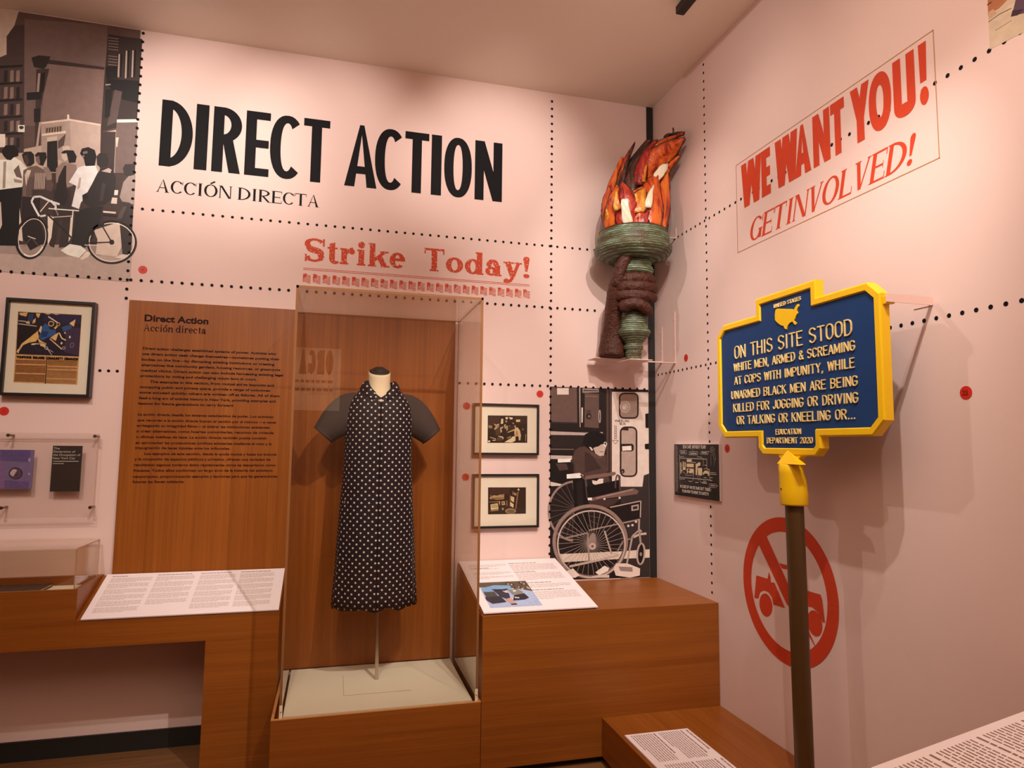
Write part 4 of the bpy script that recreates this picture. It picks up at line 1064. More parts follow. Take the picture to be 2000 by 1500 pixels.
# ================================================================== WHEELCHAIR MURAL
pr = Print(None, (0, -1, 0), MURAL_GAIN * .86, MURAL_TINT, .00002, 1.2)
def P2(x, y):
    p = onY(1060 + x / 3.659, 740 + y / 3.659, BACK); p.z = max(p.z, ZB + .002); p.x = min(p.x, 1.999); return p
pr.to3d = P2
pr.poly((42, 32, 30), (52, 55), (760, 78), (790, 1440), (52, 1440))
pr.poly((108, 86, 78), (55, 60), (243, 62), (247, 312), (60, 310)); pr.poly((204, 188, 176), (102, 66), (186, 66), (186, 112), (103, 112)); pr.poly((70, 56, 52), (55, 305), (247, 310), (247, 318), (55, 314))
pr.poly((176, 156, 144), (260, 62), (268, 62), (270, 345), (264, 345)); pr.poly((150, 132, 122), (283, 66), (400, 72), (400, 96), (284, 100)); pr.poly((60, 48, 45), (292, 80), (396, 82), (396, 88), (292, 88))
pr.poly((104, 82, 74), (300, 102), (402, 108), (400, 352), (298, 345)); pr.poly((130, 106, 96), (302, 120), (395, 124), (395, 130), (302, 126)); pr.poly((84, 66, 60), (312, 222), (345, 222), (345, 290), (312, 290))
pr.ell((40, 30, 28), 328, 266, 19); pr.ell((128, 106, 96), 331, 268, 9)
pr.poly((204, 190, 176), (276, 205), (287, 205), (285, 312), (276, 312)); pr.ring((180, 162, 150), 5, 407, 268, 6, 45)
pr.poly((92, 70, 62), (455, 70), (492, 76), (492, 668), (455, 660)); pr.poly((56, 42, 38), (470, 70), (480, 72), (480, 668), (470, 664))
pr.poly((206, 190, 178), (494, 92), (756, 96), (760, 680), (722, 690), (712, 770), (560, 770), (494, 735))
pr.poly((62, 52, 50), (722, 690), (790, 676), (800, 1440), (556, 1440), (556, 772), (712, 772))
def rrect(c, x0, y0, x1, y1, r, wd, slant=0):
    P = []
    for cx, cy, a in ((x1 - r, y0 + r, -90), (x1 - r, y1 - r, 0), (x0 + r, y1 - r, 90), (x0 + r, y0 + r, 180)):
        P += [(q[0] + slant * (q[1] - y0) / (y1 - y0), q[1]) for q in arcpts(cx, cy, r, r, a, a + 90, 6)]
    if wd: pr.line(c, wd, *P, P[0])
    else: pr.poly(c, *P)
rrect((158, 138, 126), 545, 102, 682, 284, 32, 0); rrect((54, 38, 34), 549, 104, 680, 280, 30, 11)
pr.ell((184, 166, 152), 588, 200, 38, 42); pr.ring((140, 120, 110), 4, 588, 200, 26, 29); pr.ell((206, 190, 176), 580, 206, 12)
FK = Frame((0, 0, 0), (1, 0, 0), (0, 0, 1), (0, -1, 0))
for tx, a, b, c, d in (('KNEELING', 517, 306, 617, 308), ('BUS', 550, 327, 590, 329)):
    p, q = P2(a, b), P2(c, d); sx = (q.x - p.x) / sk_width(tx, .2); px = 0; pr.k += 1
    for ch in tx:
        for ln in SK[ch]:
            for (x0_, y0_), (x1_, y1_) in zip(ln[:-1], ln[1:]):
                for po in g_line(p.x + (px + x0_) * sx, p.z + y0_ * .0125, p.x + (px + x1_) * sx, p.z + y1_ * .0125, .0022):
                    pr.mb.face([(u, BACK - .0028, v) for u, v in po], 0, False, pr.ink((50, 38, 36)))
        px += SKW.get(ch, .6) + .2
pr.line((62, 48, 44), 3, (514, 335), (514, 430)); pr.line((62, 48, 44), 3, (526, 335), (526, 430))
for k in range(6): pr.line((62, 48, 44), 3, (514, 336 + k * 18), (526, 336 + k * 18))
pr.line((62, 48, 44), 3, (498, 440), (541, 440), (519, 466), (498, 440))
rrect((170, 150, 138), 552, 345, 672, 698, 36, 0); rrect((56, 40, 36), 556, 346, 670, 696, 34, 12); pr.poly((56, 40, 36), (566, 350), (612, 352), (612, 370), (566, 366))
rrect((48, 34, 31), 552, 464, 650, 518, 18, 0); pr.poly((214, 200, 190), (566, 482), (632, 478), (634, 510), (568, 514)); pr.ell((50, 36, 33), 572, 660, 12, 16); pr.ell((150, 130, 120), 569, 664, 5, 7)
pr.poly((24, 18, 17), (732, 250), (756, 246), (756, 352), (734, 350)); pr.poly((24, 18, 17), (728, 466), (760, 462), (760, 504), (730, 502))
pr.poly((176, 160, 150), (55, 374), (300, 384), (428, 380), (428, 405), (55, 400)); pr.poly((50, 39, 37), (55, 402), (300, 406), (270, 495), (55, 492)); pr.poly((120, 100, 92), (55, 498), (225, 500), (222, 507), (55, 506))
pr.poly((186, 170, 160), (55, 546), (210, 550), (210, 574), (55, 572)); pr.poly((92, 74, 68), (90, 600), (170, 600), (185, 645), (120, 655)); pr.poly((200, 186, 174), (55, 735), (135, 752), (136, 764), (55, 766))
pr.poly((88, 68, 62), (214, 560), (228, 510), (262, 488), (300, 482), (345, 512), (398, 545), (450, 540), (456, 660), (484, 738), (440, 752), (380, 692), (300, 694), (226, 672))
pr.poly((70, 53, 48), (300, 520), (345, 540), (420, 640), (300, 670)); pr.poly((100, 79, 72), (340, 512), (398, 545), (440, 560), (400, 575), (345, 545))
pr.poly((186, 166, 152), (360, 495), (398, 478), (438, 455), (454, 480), (446, 505), (436, 548), (406, 552), (376, 532))
pr.poly((26, 19, 18), (287, 450), (300, 398), (340, 376), (395, 376), (436, 396), (452, 432), (444, 462), (412, 470), (400, 482), (362, 490), (344, 508), (312, 486)); pr.poly((208, 192, 180), (330, 486), (345, 488), (360, 510), (348, 512))
pr.ring((226, 212, 200), 5, 446, 466, 10, 14); pr.line((70, 50, 45), 4, (412, 468), (440, 462)); pr.line((92, 66, 60), 4, (405, 520), (434, 522))
pr.poly((24, 17, 16), (400, 445), (412, 445), (416, 470), (402, 472))
pr.poly((212, 196, 184), (352, 724), (385, 730), (402, 714), (433, 712), (431, 745), (384, 762), (356, 748))
pr.poly((34, 26, 24), (58, 580), (190, 590), (200, 740), (120, 750), (60, 700)); pr.poly((86, 68, 62), (92, 604), (168, 604), (184, 648), (118, 656))
pr.poly((228, 216, 204), (107, 572), (200, 570), (214, 588), (196, 594), (108, 598)); pr.line((70, 56, 52), 12, (200, 580), (222, 610), (226, 680))
pr.ring((150, 130, 120), 15, 232, 945, 190, 212, 95, 268); pr.spokes((120, 104, 96), 2.5, 232, 945, 185, 205, 26)
pr.poly((27, 20, 18), (214, 720), (300, 690), (332, 870), (324, 1090), (232, 1060)); pr.poly((44, 34, 31), (240, 740), (280, 722), (300, 1040), (256, 1040))
pr.poly((230, 218, 206), (170, 682), (262, 672), (292, 690), (268, 708), (171, 713)); pr.line((96, 78, 72), 14, (270, 685), (305, 720), (322, 860))
pr.poly((78, 58, 53), (325, 872), (560, 850), (490, 912), (340, 935))
pr.poly((206, 190, 176), (110, 1252), (555, 1232), (790, 1216), (790, 1276), (550, 1286), (115, 1312))
pr.poly((38, 28, 26), (480, 905), (702, 868), (697, 992), (600, 1012), (480, 1010)); pr.poly((28, 20, 19), (310, 770), (550, 720), (556, 790), (320, 850)); pr.ring((92, 74, 68), 10, 534, 780, 16, 95, 180, 360); pr.line((92, 74, 68), 9, (550, 690), (552, 800))
pr.poly((126, 100, 90), (300, 694), (514, 664), (524, 680), (506, 690), (304, 720)); pr.poly((120, 96, 86), (326, 856), (380, 842), (648, 780), (684, 800), (674, 824), (398, 862), (345, 873)); pr.poly((160, 136, 124), (380, 848), (640, 788), (644, 794), (384, 856))
pr.poly((230, 216, 204), (320, 850), (350, 848), (352, 866), (322, 868)); pr.ell((200, 184, 172), 440, 858, 8); pr.ell((200, 184, 172), 548, 850, 8)
pr.line((176, 158, 146), 8, (480, 918), (700, 872), (696, 990)); pr.poly((176, 158, 146), (632, 906), (684, 896), (684, 936), (633, 944)); pr.poly((60, 46, 42), (642, 914), (676, 906), (676, 928), (644, 934))
pr.line((160, 142, 130), 9, (330, 1082), (690, 1004)); pr.line((176, 158, 146), 12, (440, 1085), (492, 1255)); pr.line((150, 132, 122), 11, (150, 1140), (320, 1100), (330, 1300)); pr.line((186, 168, 154), 16, (190, 1340), (420, 1290), (540, 1260))
pr.line((170, 152, 140), 12, (600, 1320), (640, 1122), (690, 1078), (706, 1092)); pr.line((140, 122, 112), 10, (530, 1236), (572, 1160), (660, 1130)); pr.line((190, 172, 160), 16, (650, 1130), (690, 1110), (740, 1105)); pr.line((160, 142, 130), 14, (688, 1000), (686, 1070), (700, 1180))
pr.ell((34, 26, 25), 700, 1250, 28, 78, 4); pr.ring((176, 158, 146), 13, 700, 1250, 26, 74, rot=4); pr.ell((150, 132, 122), 700, 1252, 9, 14)
for cx, cy in ((610, 1050), (640, 1045), (665, 1020)): pr.ell((196, 180, 168), cx, cy, 9)
pr.spokes((166, 148, 136), 2.6, 345, 1178, 240, 236, 34); pr.ring((146, 124, 114), 24, 338, 1162, 258, 254); pr.ring((92, 74, 68), 6, 338, 1162, 242, 240); pr.ring((190, 172, 160), 10, 346, 1180, 240, 238)
pr.ell((150, 130, 120), 352, 1160, 26, 60, 8); pr.ell((186, 168, 156), 354, 1196, 24); pr.ell((120, 100, 92), 354, 1196, 10)
pr.poly((212, 198, 186), (166, 1374), (216, 1354), (262, 1402), (232, 1420), (170, 1420)); pr.poly((222, 208, 196), (374, 1382), (440, 1334), (474, 1352), (462, 1374), (402, 1402)); pr.poly((200, 184, 172), (350, 1410), (420, 1398), (474, 1400), (474, 1420), (350, 1420))
pr.poly((212, 196, 184), (504, 1352), (522, 1318), (604, 1318), (694, 1354), (692, 1404), (622, 1420), (520, 1404)); pr.poly((150, 130, 118), (540, 1340), (640, 1345), (640, 1378), (552, 1372))
tag(pr.build('photo_mural', 'print'), 'black and white mural of a person leaning behind an empty wheelchair, by the corner', 'photo mural')

# ================================================================== COLOUR MURAL (upper right)
pr = Print(lambda x, y: (lambda p: Vector((RIGHT, p.y, min(p.z, CEIL - .003))))(onX(1640 + x / 5, y / 5, RIGHT)), (-1, 0, 0), 1.0, (1, 1, 1), .00002)
pr.poly((206, 186, 160), (1430, -420), (1466, 482), (2300, 60), (2300, -560))
pr.poly((176, 112, 78), (1440, -300), (1450, 150), (1560, 80), (1700, -60), (1640, -300)); pr.poly((196, 160, 130), (1452, 120), (1500, 90), (1540, 130), (1460, 190))
pr.poly((214, 196, 172), (1452, 205), (1660, 60), (1720, 20), (1700, 90), (1560, 200)); pr.line((120, 78, 48), 8, (1455, 215), (1560, 140), (1680, 80)); pr.line((150, 110, 80), 6, (1520, 300), (1680, 200))
pr.poly((92, 66, 84), (1680, 160), (1720, 0), (1800, -120), (2300, -200), (2300, 10), (1800, 130)); pr.poly((60, 40, 50), (1672, 165), (1690, 100), (1800, 90), (1740, 150)); pr.line((40, 28, 26), 9, (1442, 50), (1484, 20))
pr.poly((60, 46, 44), (1850, -300), (2300, -420), (2300, -220), (1880, -140))
tag(pr.build('photo_mural', 'print'), 'corner of a colour photo mural, top right above the dots', 'photo mural')

# ================================================================== FRAMED PICTURES
def framed(label, x0, x1, z0, z1, bw, dep, ap, draw, group=None):
    """outer frame x0..x1, z0..z1 on the back wall; bw bar width; ap = picture opening"""
    t = thing('framed_picture', ((x0 + x1) / 2, BACK, (z0 + z1) / 2), label, 'picture', group)
    y1, y0 = BACK - .001, BACK - dep
    mb = MB()
    O = [(x0, z0), (x1, z0), (x1, z1), (x0, z1)]; I = [(x0 + bw, z0 + bw), (x1 - bw, z0 + bw), (x1 - bw, z1 - bw), (x0 + bw, z1 - bw)]
    for k in range(4):
        q = (k + 1) % 4
        mb.prism([(O[k][0], y0, O[k][1]), (O[q][0], y0, O[q][1]), (I[q][0], y0, I[q][1]), (I[k][0], y0, I[k][1])], (0, y1 - y0, 0))
    mb.build('frame', 'frame', t)
    mb = MB(); mb.box(x0 + bw + .0003, x1 - bw - .0003, BACK - dep * .6, y1 - .0005, z0 + bw + .0003, z1 - bw - .0003); mb.build('mat_board', 'mat_board', t)
    draw(t, BACK - dep * .6)
    mb = MB(); mb.face([(x0 + bw, y0 + .004, z0 + bw), (x1 - bw, y0 + .004, z0 + bw), (x1 - bw, y0 + .004, z1 - bw), (x0 + bw, y0 + .004, z1 - bw)]); mb.build('glazing', 'pane', t)
    return t
def draw_news(t, Y):
    f = lambda x, y: onY(x / 6.82, 570 + y / 6.82, Y)
    pr = Print(f, (0, -1, 0), 1.15)
    pr.poly((196, 152, 100), (240, 262), (1090, 305), (1030, 1238), (178, 1205))
    pr.poly((34, 28, 44), (246, 266), (1088, 310), (1050, 862), (215, 830))
    pr.poly((38, 34, 66), (600, 290), (1086, 312), (1080, 420), (820, 420), (560, 380)); pr.poly((60, 44, 66), (880, 480), (1070, 480), (1052, 850), (850, 800)); pr.poly((30, 24, 30), (232, 440), (520, 470), (430, 600), (250, 760))
    for P in (((255, 280), (370, 275), (350, 330), (270, 310)), ((340, 400), (390, 385), (400, 430), (350, 420)), ((440, 380), (480, 345), (470, 410), (430, 425)), ((480, 285), (540, 290), (515, 350), (490, 330)), ((560, 275), (690, 290), (640, 305)), ((700, 290), (800, 300), (750, 308))): pr.poly((206, 172, 112), *P)
    pr.poly((40, 58, 100), (380, 300), (450, 290), (440, 400), (370, 390)); pr.line((212, 200, 186), 9, (245, 385), (345, 395)); pr.line((212, 200, 186), 9, (245, 425), (490, 458))
    pr.poly((214, 176, 106), (245, 770), (290, 690), (420, 590), (505, 520), (520, 610), (480, 660), (380, 680), (310, 710), (262, 780)); pr.poly((206, 184, 150), (222, 800), (240, 760), (262, 775), (246, 820))
    pr.poly((46, 84, 142), (520, 600), (560, 470), (600, 420), (650, 450), (660, 500), (740, 510), (750, 560), (690, 590), (620, 620), (560, 650)); pr.poly((30, 56, 108), (560, 520), (650, 530), (620, 600), (540, 610)); pr.poly((222, 190, 130), (515, 520), (545, 450), (562, 470), (545, 550))
    pr.ring((214, 178, 112), 12, 682, 425, 34, 30); pr.line((214, 200, 176), 16, (645, 330), (770, 412)); pr.ring((200, 160, 90), 11, 778, 432, 20); pr.poly((216, 180, 118), (720, 480), (760, 445), (770, 470), (735, 500))
    pr.poly((222, 180, 122), (672, 610), (750, 560), (785, 540), (745, 655)); pr.line((222, 196, 150), 16, (790, 545), (825, 620), (880, 645)); pr.poly((52, 80, 130), (820, 470), (960, 430), (960, 480), (850, 540))
    pr.poly((224, 184, 120), (925, 420), (1010, 365), (985, 465)); pr.line((206, 176, 140), 15, (665, 625), (825, 765)); pr.poly((214, 180, 116), (500, 610), (560, 660), (620, 690), (600, 740), (540, 720)); pr.line((226, 206, 180), 18, (420, 700), (520, 690)); pr.line((200, 190, 190), 8, (620, 740), (690, 840)); pr.line((200, 190, 190), 6, (640, 760), (710, 805))
    pr.ring((190, 184, 190), 12, 618, 748, 18); pr.ring((120, 116, 150), 8, 960, 710, 22, 32, rot=25); pr.ell((206, 198, 196), 932, 603, 12, 18); pr.ring((180, 170, 180), 8, 852, 748, 20, 16); pr.ell((210, 190, 150), 822, 685, 14, 16); pr.ell((190, 180, 180), 868, 548, 12)
    pr.ring((60, 56, 80), 7, 545, 730, 80, 50)
    for (x0, x1, y0, y1, dy, br) in ((215, 612, 905, 1200, 26, (1, 5, 9)), (640, 1035, 905, 1225, 28, (2, 3, 7, 9))):
        y = y0; k = 0
        while y < y1:
            for q in range(3): pr.line((150, 104, 62), 5, (x0 - (y - 905) * .09, y + q * 8), (x1 - (y - 905) * .06, y + 12 + q * 8))
            y += 26 + (16 if k in br else 0); k += 1
    pr.line((60, 36, 22), 11, (628, 905), (606, 1222))
    pr.build('newspaper_page', 'print_fine', t)
    mb = MB(); fr = Frame((0, Y - .0022, 0), (1, 0, 0), (0, 0, 1), (0, -1, 0))
    a, b = f(222, 882), f(1040, 907); sk_text(mb, 'TOMPKINS SQUARE COMMUNITY DEMANDS', fr, a.x, (a.z + b.z) / 2, b.x - a.x, .0098, .0034, h=.0010)
    mb.build('headline', 'ink', t)
a, b = onY(12, 580, BACK - .05), onY(176, 776, BACK - .05)
framed('black framed newspaper page with a blue rider drawing, left wall end', onY(12, 580, BACK - .045).x, onY(183, 640, BACK - .045).x, b.z, (a.z + onY(188, 591, BACK - .045).z) / 2, .0145, .045, None, draw_news)
def draw_bar(t, Y):
    pr = Print(lambda x, y: onY(940 + x / 15, 790 + y / 15, Y), (0, -1, 0), 1.0)
    pr.poly((40, 26, 18), (192, 320), (1348, 332), (1345, 1122), (184, 1124))
    pr.poly((62, 42, 30), (200, 340), (560, 340), (560, 560), (200, 600)); pr.poly((56, 38, 28), (960, 340), (1340, 345), (1330, 560), (1000, 580))
    for c, *P in (((214, 196, 164), (585, 420), (645, 420), (640, 565), (570, 570)), ((226, 206, 170), (705, 370), (780, 370), (770, 430), (720, 440)), ((220, 200, 166), (800, 370), (920, 380), (915, 435), (850, 440)), ((214, 186, 120), (1012, 445), (1140, 440), (1135, 510), (1025, 515)),
                  ((180, 150, 118), (700, 470), (760, 480), (750, 525), (705, 520)), ((150, 118, 90), (205, 600), (330, 620), (310, 700), (215, 690)), ((196, 168, 136), (360, 560), (440, 590), (530, 560), (520, 600), (420, 640)), ((176, 146, 110), (370, 710), (430, 640), (540, 620), (520, 650), (400, 750)),
                  ((70, 56, 36), (410, 740), (520, 660), (560, 860), (480, 920), (420, 900)), ((44, 30, 24), (540, 600), (650, 590), (640, 650), (560, 670)), ((190, 160, 132), (545, 680), (640, 640), (640, 690), (590, 700), (610, 800), (560, 830)), ((190, 162, 130), (660, 600), (710, 570), (720, 700), (690, 720)),
                  ((168, 150, 104), (720, 620), (780, 620), (770, 770), (735, 770)), ((170, 132, 104), (810, 620), (850, 620), (830, 700)), ((210, 176, 140), (915, 530), (955, 540), (950, 570), (920, 565)), ((60, 42, 30), (780, 640), (960, 620), (960, 740), (780, 770)),
                  ((196, 166, 122), (760, 810), (970, 720), (980, 760), (770, 830)), ((206, 178, 134), (985, 690), (1060, 670), (1130, 760), (1160, 900), (1140, 1050), (1100, 1050), (1090, 930), (980, 940), (965, 800)), ((160, 128, 88), (1010, 760), (1070, 780), (1075, 920), (1010, 930)), ((190, 150, 116), (960, 590), (1000, 600), (1015, 680), (980, 690)), ((34, 22, 16), (950, 560), (1010, 575), (1000, 610), (960, 605)),
                  ((30, 20, 15), (1000, 960), (1095, 950), (1090, 1110), (990, 1110)), ((220, 200, 160), (670, 1105), (880, 980), (930, 930), (1000, 940), (1000, 1060), (900, 1112)), ((150, 120, 90), (740, 980), (860, 920), (880, 960), (760, 1000)), ((214, 188, 156), (250, 950), (430, 1000), (420, 1015), (260, 970)), ((220, 196, 164), (320, 1040), (420, 1030), (410, 1062), (330, 1062)), ((226, 206, 176), (196, 1060), (255, 1050), (255, 1105), (196, 1105)), ((206, 176, 144), (490, 920), (600, 930), (650, 960), (640, 1030), (610, 990), (500, 940)), ((90, 66, 40), (480, 960), (620, 970), (600, 1060), (430, 1070)), ((170, 130, 110), (1290, 870), (1312, 870), (1300, 1080), (1285, 1080)), ((190, 160, 130), (1205, 710), (1235, 710), (1230, 745), (1206, 745))): pr.poly(c, *P)
    pr.build('photograph', 'print_fine', t)
def draw_chair(t, Y):
    pr = Print(lambda x, y: onY(940 + x / 12.5, 920 + y / 12.5, Y), (0, -1, 0), 1.0)
    pr.poly((46, 28, 20), (165, 400), (1088, 398), (1088, 1040), (165, 1058))
    for c, *P in (((66, 42, 32), (190, 420), (700, 410), (680, 560), (200, 580)), ((176, 148, 104), (200, 640), (300, 590), (400, 600), (440, 575), (550, 580), (560, 680), (400, 700), (300, 685), (215, 690)), ((110, 84, 56), (230, 660), (540, 640), (545, 665), (240, 685)), ((150, 118, 80), (200, 600), (245, 570), (245, 610)), ((150, 118, 80), (520, 560), (565, 555), (560, 610), (530, 590)),
                  ((130, 100, 76), (190, 745), (420, 735), (420, 760), (190, 770)), ((212, 192, 146), (222, 815), (400, 785), (420, 930), (236, 948)), ((180, 158, 114), (240, 830), (385, 808), (395, 890), (250, 905)), ((150, 116, 80), (225, 955), (420, 940), (420, 965), (228, 985)), ((190, 164, 120), (420, 740), (460, 735), (455, 810), (440, 840)), ((190, 160, 112), (490, 740), (575, 735), (575, 800), (590, 820), (500, 835)), ((80, 58, 38), (515, 765), (545, 765), (545, 800), (515, 800)), ((170, 140, 100), (500, 900), (550, 895), (545, 950), (505, 955)), ((120, 96, 76), (600, 720), (640, 720), (640, 860), (610, 840)),
                  ((206, 182, 140), (715, 610), (805, 640), (795, 770), (715, 715)), ((214, 192, 150), (705, 750), (790, 810), (780, 895), (700, 845)), ((170, 140, 92), (790, 520), (860, 545), (855, 600), (790, 580)), ((150, 120, 86), (760, 495), (780, 495), (775, 580), (758, 570)), ((150, 118, 94), (885, 500), (910, 500), (850, 925), (830, 925)), ((230, 214, 190), (885, 445), (930, 445), (930, 470), (885, 472)), ((200, 176, 150), (900, 410), (915, 410), (915, 445), (900, 445)), ((110, 80, 60), (690, 580), (705, 575), (705, 880), (688, 880))): pr.poly(c, *P)
    pr.ell((150, 126, 92), 715, 975, 135, 66); pr.ell((110, 90, 62), 715, 985, 96, 44)
    pr.build('photograph', 'print_fine', t)
def fr_px(l, x0, y0, x1, y1, d, dr, g):
    a, b = onY(x0, y0, BACK - .03), onY(x1, y1, BACK - .03)
    framed(l, a.x, b.x, b.z, a.z, .013, .032, None, dr, g)
fr_px('small black framed photo of people crowded around a bar, upper of two', 924.5, 787, 1052.6, 889, .03, draw_bar, 'small black framed photographs')
fr_px('small black framed photo of a dim room with a chair, lower of two', 923.5, 926, 1052.6, 1030, .03, draw_chair, 'small black framed photographs')

# black poster board on the right wall -------------------------------------------
t = thing('poster', (RIGHT - .01, 3.5, 1.45), 'small black poster board with white drawing, on the right wall beside the corner', 'poster')
PX = RIGHT - .016
def cP(x, y): return onX(1290 + x / 8.82, 830 + y / 8.82, PX)
ys, zs = (cP(236, 330).y + cP(250, 1205).y) / 2, (cP(236, 330).z + cP(1000, 335).z) / 2
ye, ze = (cP(1003, 340).y + cP(1020, 1310).y) / 2, (cP(250, 1205).z + cP(1018, 1312).z) / 2
mb = MB(); mb.box(PX, RIGHT - .001, ye, ys, ze, zs, mats=[1, 1, 1, 1, 1, 0]); mb.build('board', ['poster', 'board'], t)
mb = MB(); PFr = Frame((PX, 0, 0), (0, -1, 0), (0, 0, 1), (-1, 0, 0))
def pu(x, y): q = cP(x, y); return (-q.y, q.z)
def pline(wd, *P, m=0):
    Q = [pu(*p) for p in P]
    for a, b in zip(Q[:-1], Q[1:]):
        for p in g_line(*a, *b, wd): mb.face([PFr.at(u, v, .0008) for u, v in p], m)
def ppoly(m, *P, h=.0008): mb.face([PFr.at(*pu(*p), h) for p in P], m)
def ptext(tx, x0, y0, x1, y1, hgt, st):
    a, b = pu(x0, y0), pu(x1, y1); sk_text(mb, tx, PFr, a[0], (a[1] + b[1]) / 2, b[0] - a[0], hgt, st, h=.0008, gap=.16)
ptext('SEW CARE WITHOUT FEAR!', 388, 398, 782, 408, .0165, .0034)
ptext('IN CASE OF AN ICE RAID OUT THERE-', 343, 1075, 880, 1142, .0148, .0034); ptext('PLAN NOW TO MOVE TO SAFETY!', 382, 1156, 830, 1214, .0148, .0034)
for P in (((335, 440), (445, 442), (455, 498), (345, 492)), ((500, 462), (645, 462), (640, 518), (492, 512)), ((700, 456), (830, 458), (815, 508), (695, 500)), ((845, 1012), (965, 1022), (960, 1082), (840, 1072))): pline(.0022, *P, P[0])
for P in (((355, 468), (425, 470)), ((515, 490), (625, 492)), ((715, 478), (800, 480)), ((865, 1042), (945, 1050))): pline(.005, *P)
pline(.0022, (960, 1040), (992, 1050), (960, 1062)); pline(.0022, (555, 420), (565, 462)); pline(.0022, (830, 458), (850, 455))
pline(.0030, (332, 510), (332, 570), (800, 590), (800, 760), (850, 775), (850, 945)); pline(.0030, (332, 570), (335, 900), (870, 950)); pline(.0024, (335, 900), (335, 930), (420, 930)); pline(.0022, (630, 552), (700, 552), (740, 590), (740, 710)); pline(.0022, (335, 545), (410, 545))
pline(.0020, (380, 800), (420, 830), (440, 865), (570, 868), (575, 900), (555, 970)); pline(.0020, (640, 870), (660, 960)); pline(.0020, (680, 870), (690, 985), (800, 1000)); pline(.0022, (745, 760), (790, 750), (850, 770))
for a, b, c in ((862, 820, 960), (862, 848, 972), (860, 905, 900), (745, 905, 800), (485, 968, 545), (600, 988, 655), (735, 968, 790), (720, 1000, 805), (760, 690, 800), (850, 955, 895)): pline(.0030, (a, b), (c, b + 6))
for P in (((345, 645), (362, 645), (362, 690), (378, 690), (378, 700), (362, 700), (362, 770), (378, 775), (378, 792), (362, 792), (362, 835), (345, 835)), ((385, 630), (402, 630), (404, 730), (418, 730), (416, 640), (436, 640), (434, 775), (385, 775)), ((455, 590), (540, 592), (540, 630), (455, 630)), ((452, 665), (575, 668), (575, 730), (452, 725)), ((452, 750), (575, 755), (578, 850), (562, 850), (560, 815), (540, 832), (500, 830), (478, 800), (470, 840), (458, 840)), ((608, 665), (632, 668), (655, 645), (690, 645), (690, 700), (660, 705), (640, 725), (632, 862), (608, 862)), ((645, 740), (720, 742), (720, 870), (650, 866)), ((728, 830), (760, 790), (790, 782), (840, 800), (842, 870), (825, 880), (815, 840), (760, 835), (745, 865))): ppoly(1, *P)
ppoly(2, (474, 760), (504, 762), (504, 795), (474, 793), h=.0012)
for x0 in (455, 0):
    if x0: pline(.0028, (455, 635), (610, 645))
pline(.0018, (860, 420), (870, 385), (905, 378), (935, 430), (910, 460), (870, 470), (862, 430)); pline(.0016, (870, 420), (890, 405), (905, 430), (885, 445), (870, 420)); pline(.0018, (905, 490), (935, 485), (940, 540), (955, 580), (925, 650)); pline(.0018, (890, 505), (910, 520), (925, 590), (945, 600)); pline(.0014, (872, 490), (872, 690)); pline(.0014, (930, 650), (920, 700))
rr = random.Random(3)
for k in range(13):
    y = 350 + k * 62; o = 8 * k / 13
    pline(.0020, (262 + o, y), (290 + o + rr.uniform(-8, 8), y + 20), (280 + o, y + 44), (300 + o, y + 60)); pline(.0016, (252 + o, y + 20), (268 + o, y + 40 + rr.uniform(-6, 6)), (258 + o, y + 62))
mb.build('drawing', ['white_ink', 'cream_ink', 'poster'], t)

# ================================================================== DRESS CASE
CX0, CX1, CY0, CY1, CZ0, CZ1 = -.195, .722, BENCH + .014, 3.976, .300, 2.352
t = thing('display_case', (.26, 3.63, 0), 'tall clear acrylic case on a wooden plinth around the polka dot dress', 'display case')
mb = MB()
PX0, PX1 = -.2285, .7355
mb.box(PX0, PX1, BENCH, BENCH + .012, .035, .353); mb.box(PX0, PX0 + .012, BENCH + .0122, BACK - .022, .035, .353); mb.box(PX1 - .012, PX1, BENCH + .0122, BACK - .022, .035, .353)
mb.box(PX0 + .0122, PX1 - .0122, BENCH + .0122, BACK - .022, .035, .298)
mb.build('plinth', 'wood_x', t)
mb = MB()
mb.box(PX0 - .0005, PX1 + .0005, BENCH - .0012, BENCH + .0125, .3532, .3575); mb.box(PX0 - .0005, PX0 + .0125, BENCH + .0127, BACK - .022, .3532, .3575); mb.box(PX1 - .0125, PX1 + .0005, BENCH + .0127, BACK - .022, .3532, .3575)
mb.build('rim', 'wood_edge', t)
mb = MB(); mb.box(PX0 + .02, PX1 - .02, BENCH + .05, BACK - .03, 0, .0348); mb.build('toe_kick', 'black', t)
mb = MB(); mb.box(-.180, .700, BENCH + .038, 3.972, .330, .353); d = mb.build('deck_board', 'deck', t)
mb = MB()
for a, b, c, e in ((.092, .4255, 3.518, 3.5195), (.092, .0935, 3.5197, 3.82), (.35, .4255, 3.517, 3.5178)): mb.box(a, b, c, e, .3532, .3538)
mb.build('cover_seam', 'board_ink_dark', d)
T = .009
def pane(name, x0, x1, y0, y1, z0, z1, axis, parent, edge='pane_edge', m='pane'):
    """thin clear sheet; axis = its thin direction; cut edges look darker"""
    mb = MB(); g = {'x': [1, 1, 1, 1, 0, 0], 'y': [1, 1, 0, 0, 1, 1], 'z': [0, 0, 1, 1, 1, 1]}[axis]
    mb.box(x0, x1, y0, y1, z0, z1, mats=g); return mb.build(name, [m, edge], parent)
pane('front_pane', CX0, CX1, CY0, CY0 + T, CZ0, CZ1 - T - .0004, 'y', t)
pane('side_pane', CX0, CX0 + T, CY0 + T + .0004, CY1, CZ0, CZ1 - T - .0004, 'x', t)
pane('side_pane', CX1 - T, CX1, CY0 + T + .0004, CY1, CZ0, CZ1 - T - .0004, 'x', t)
pane('lid', CX0, CX1, CY0, CY1, CZ1 - T, CZ1, 'z', t)
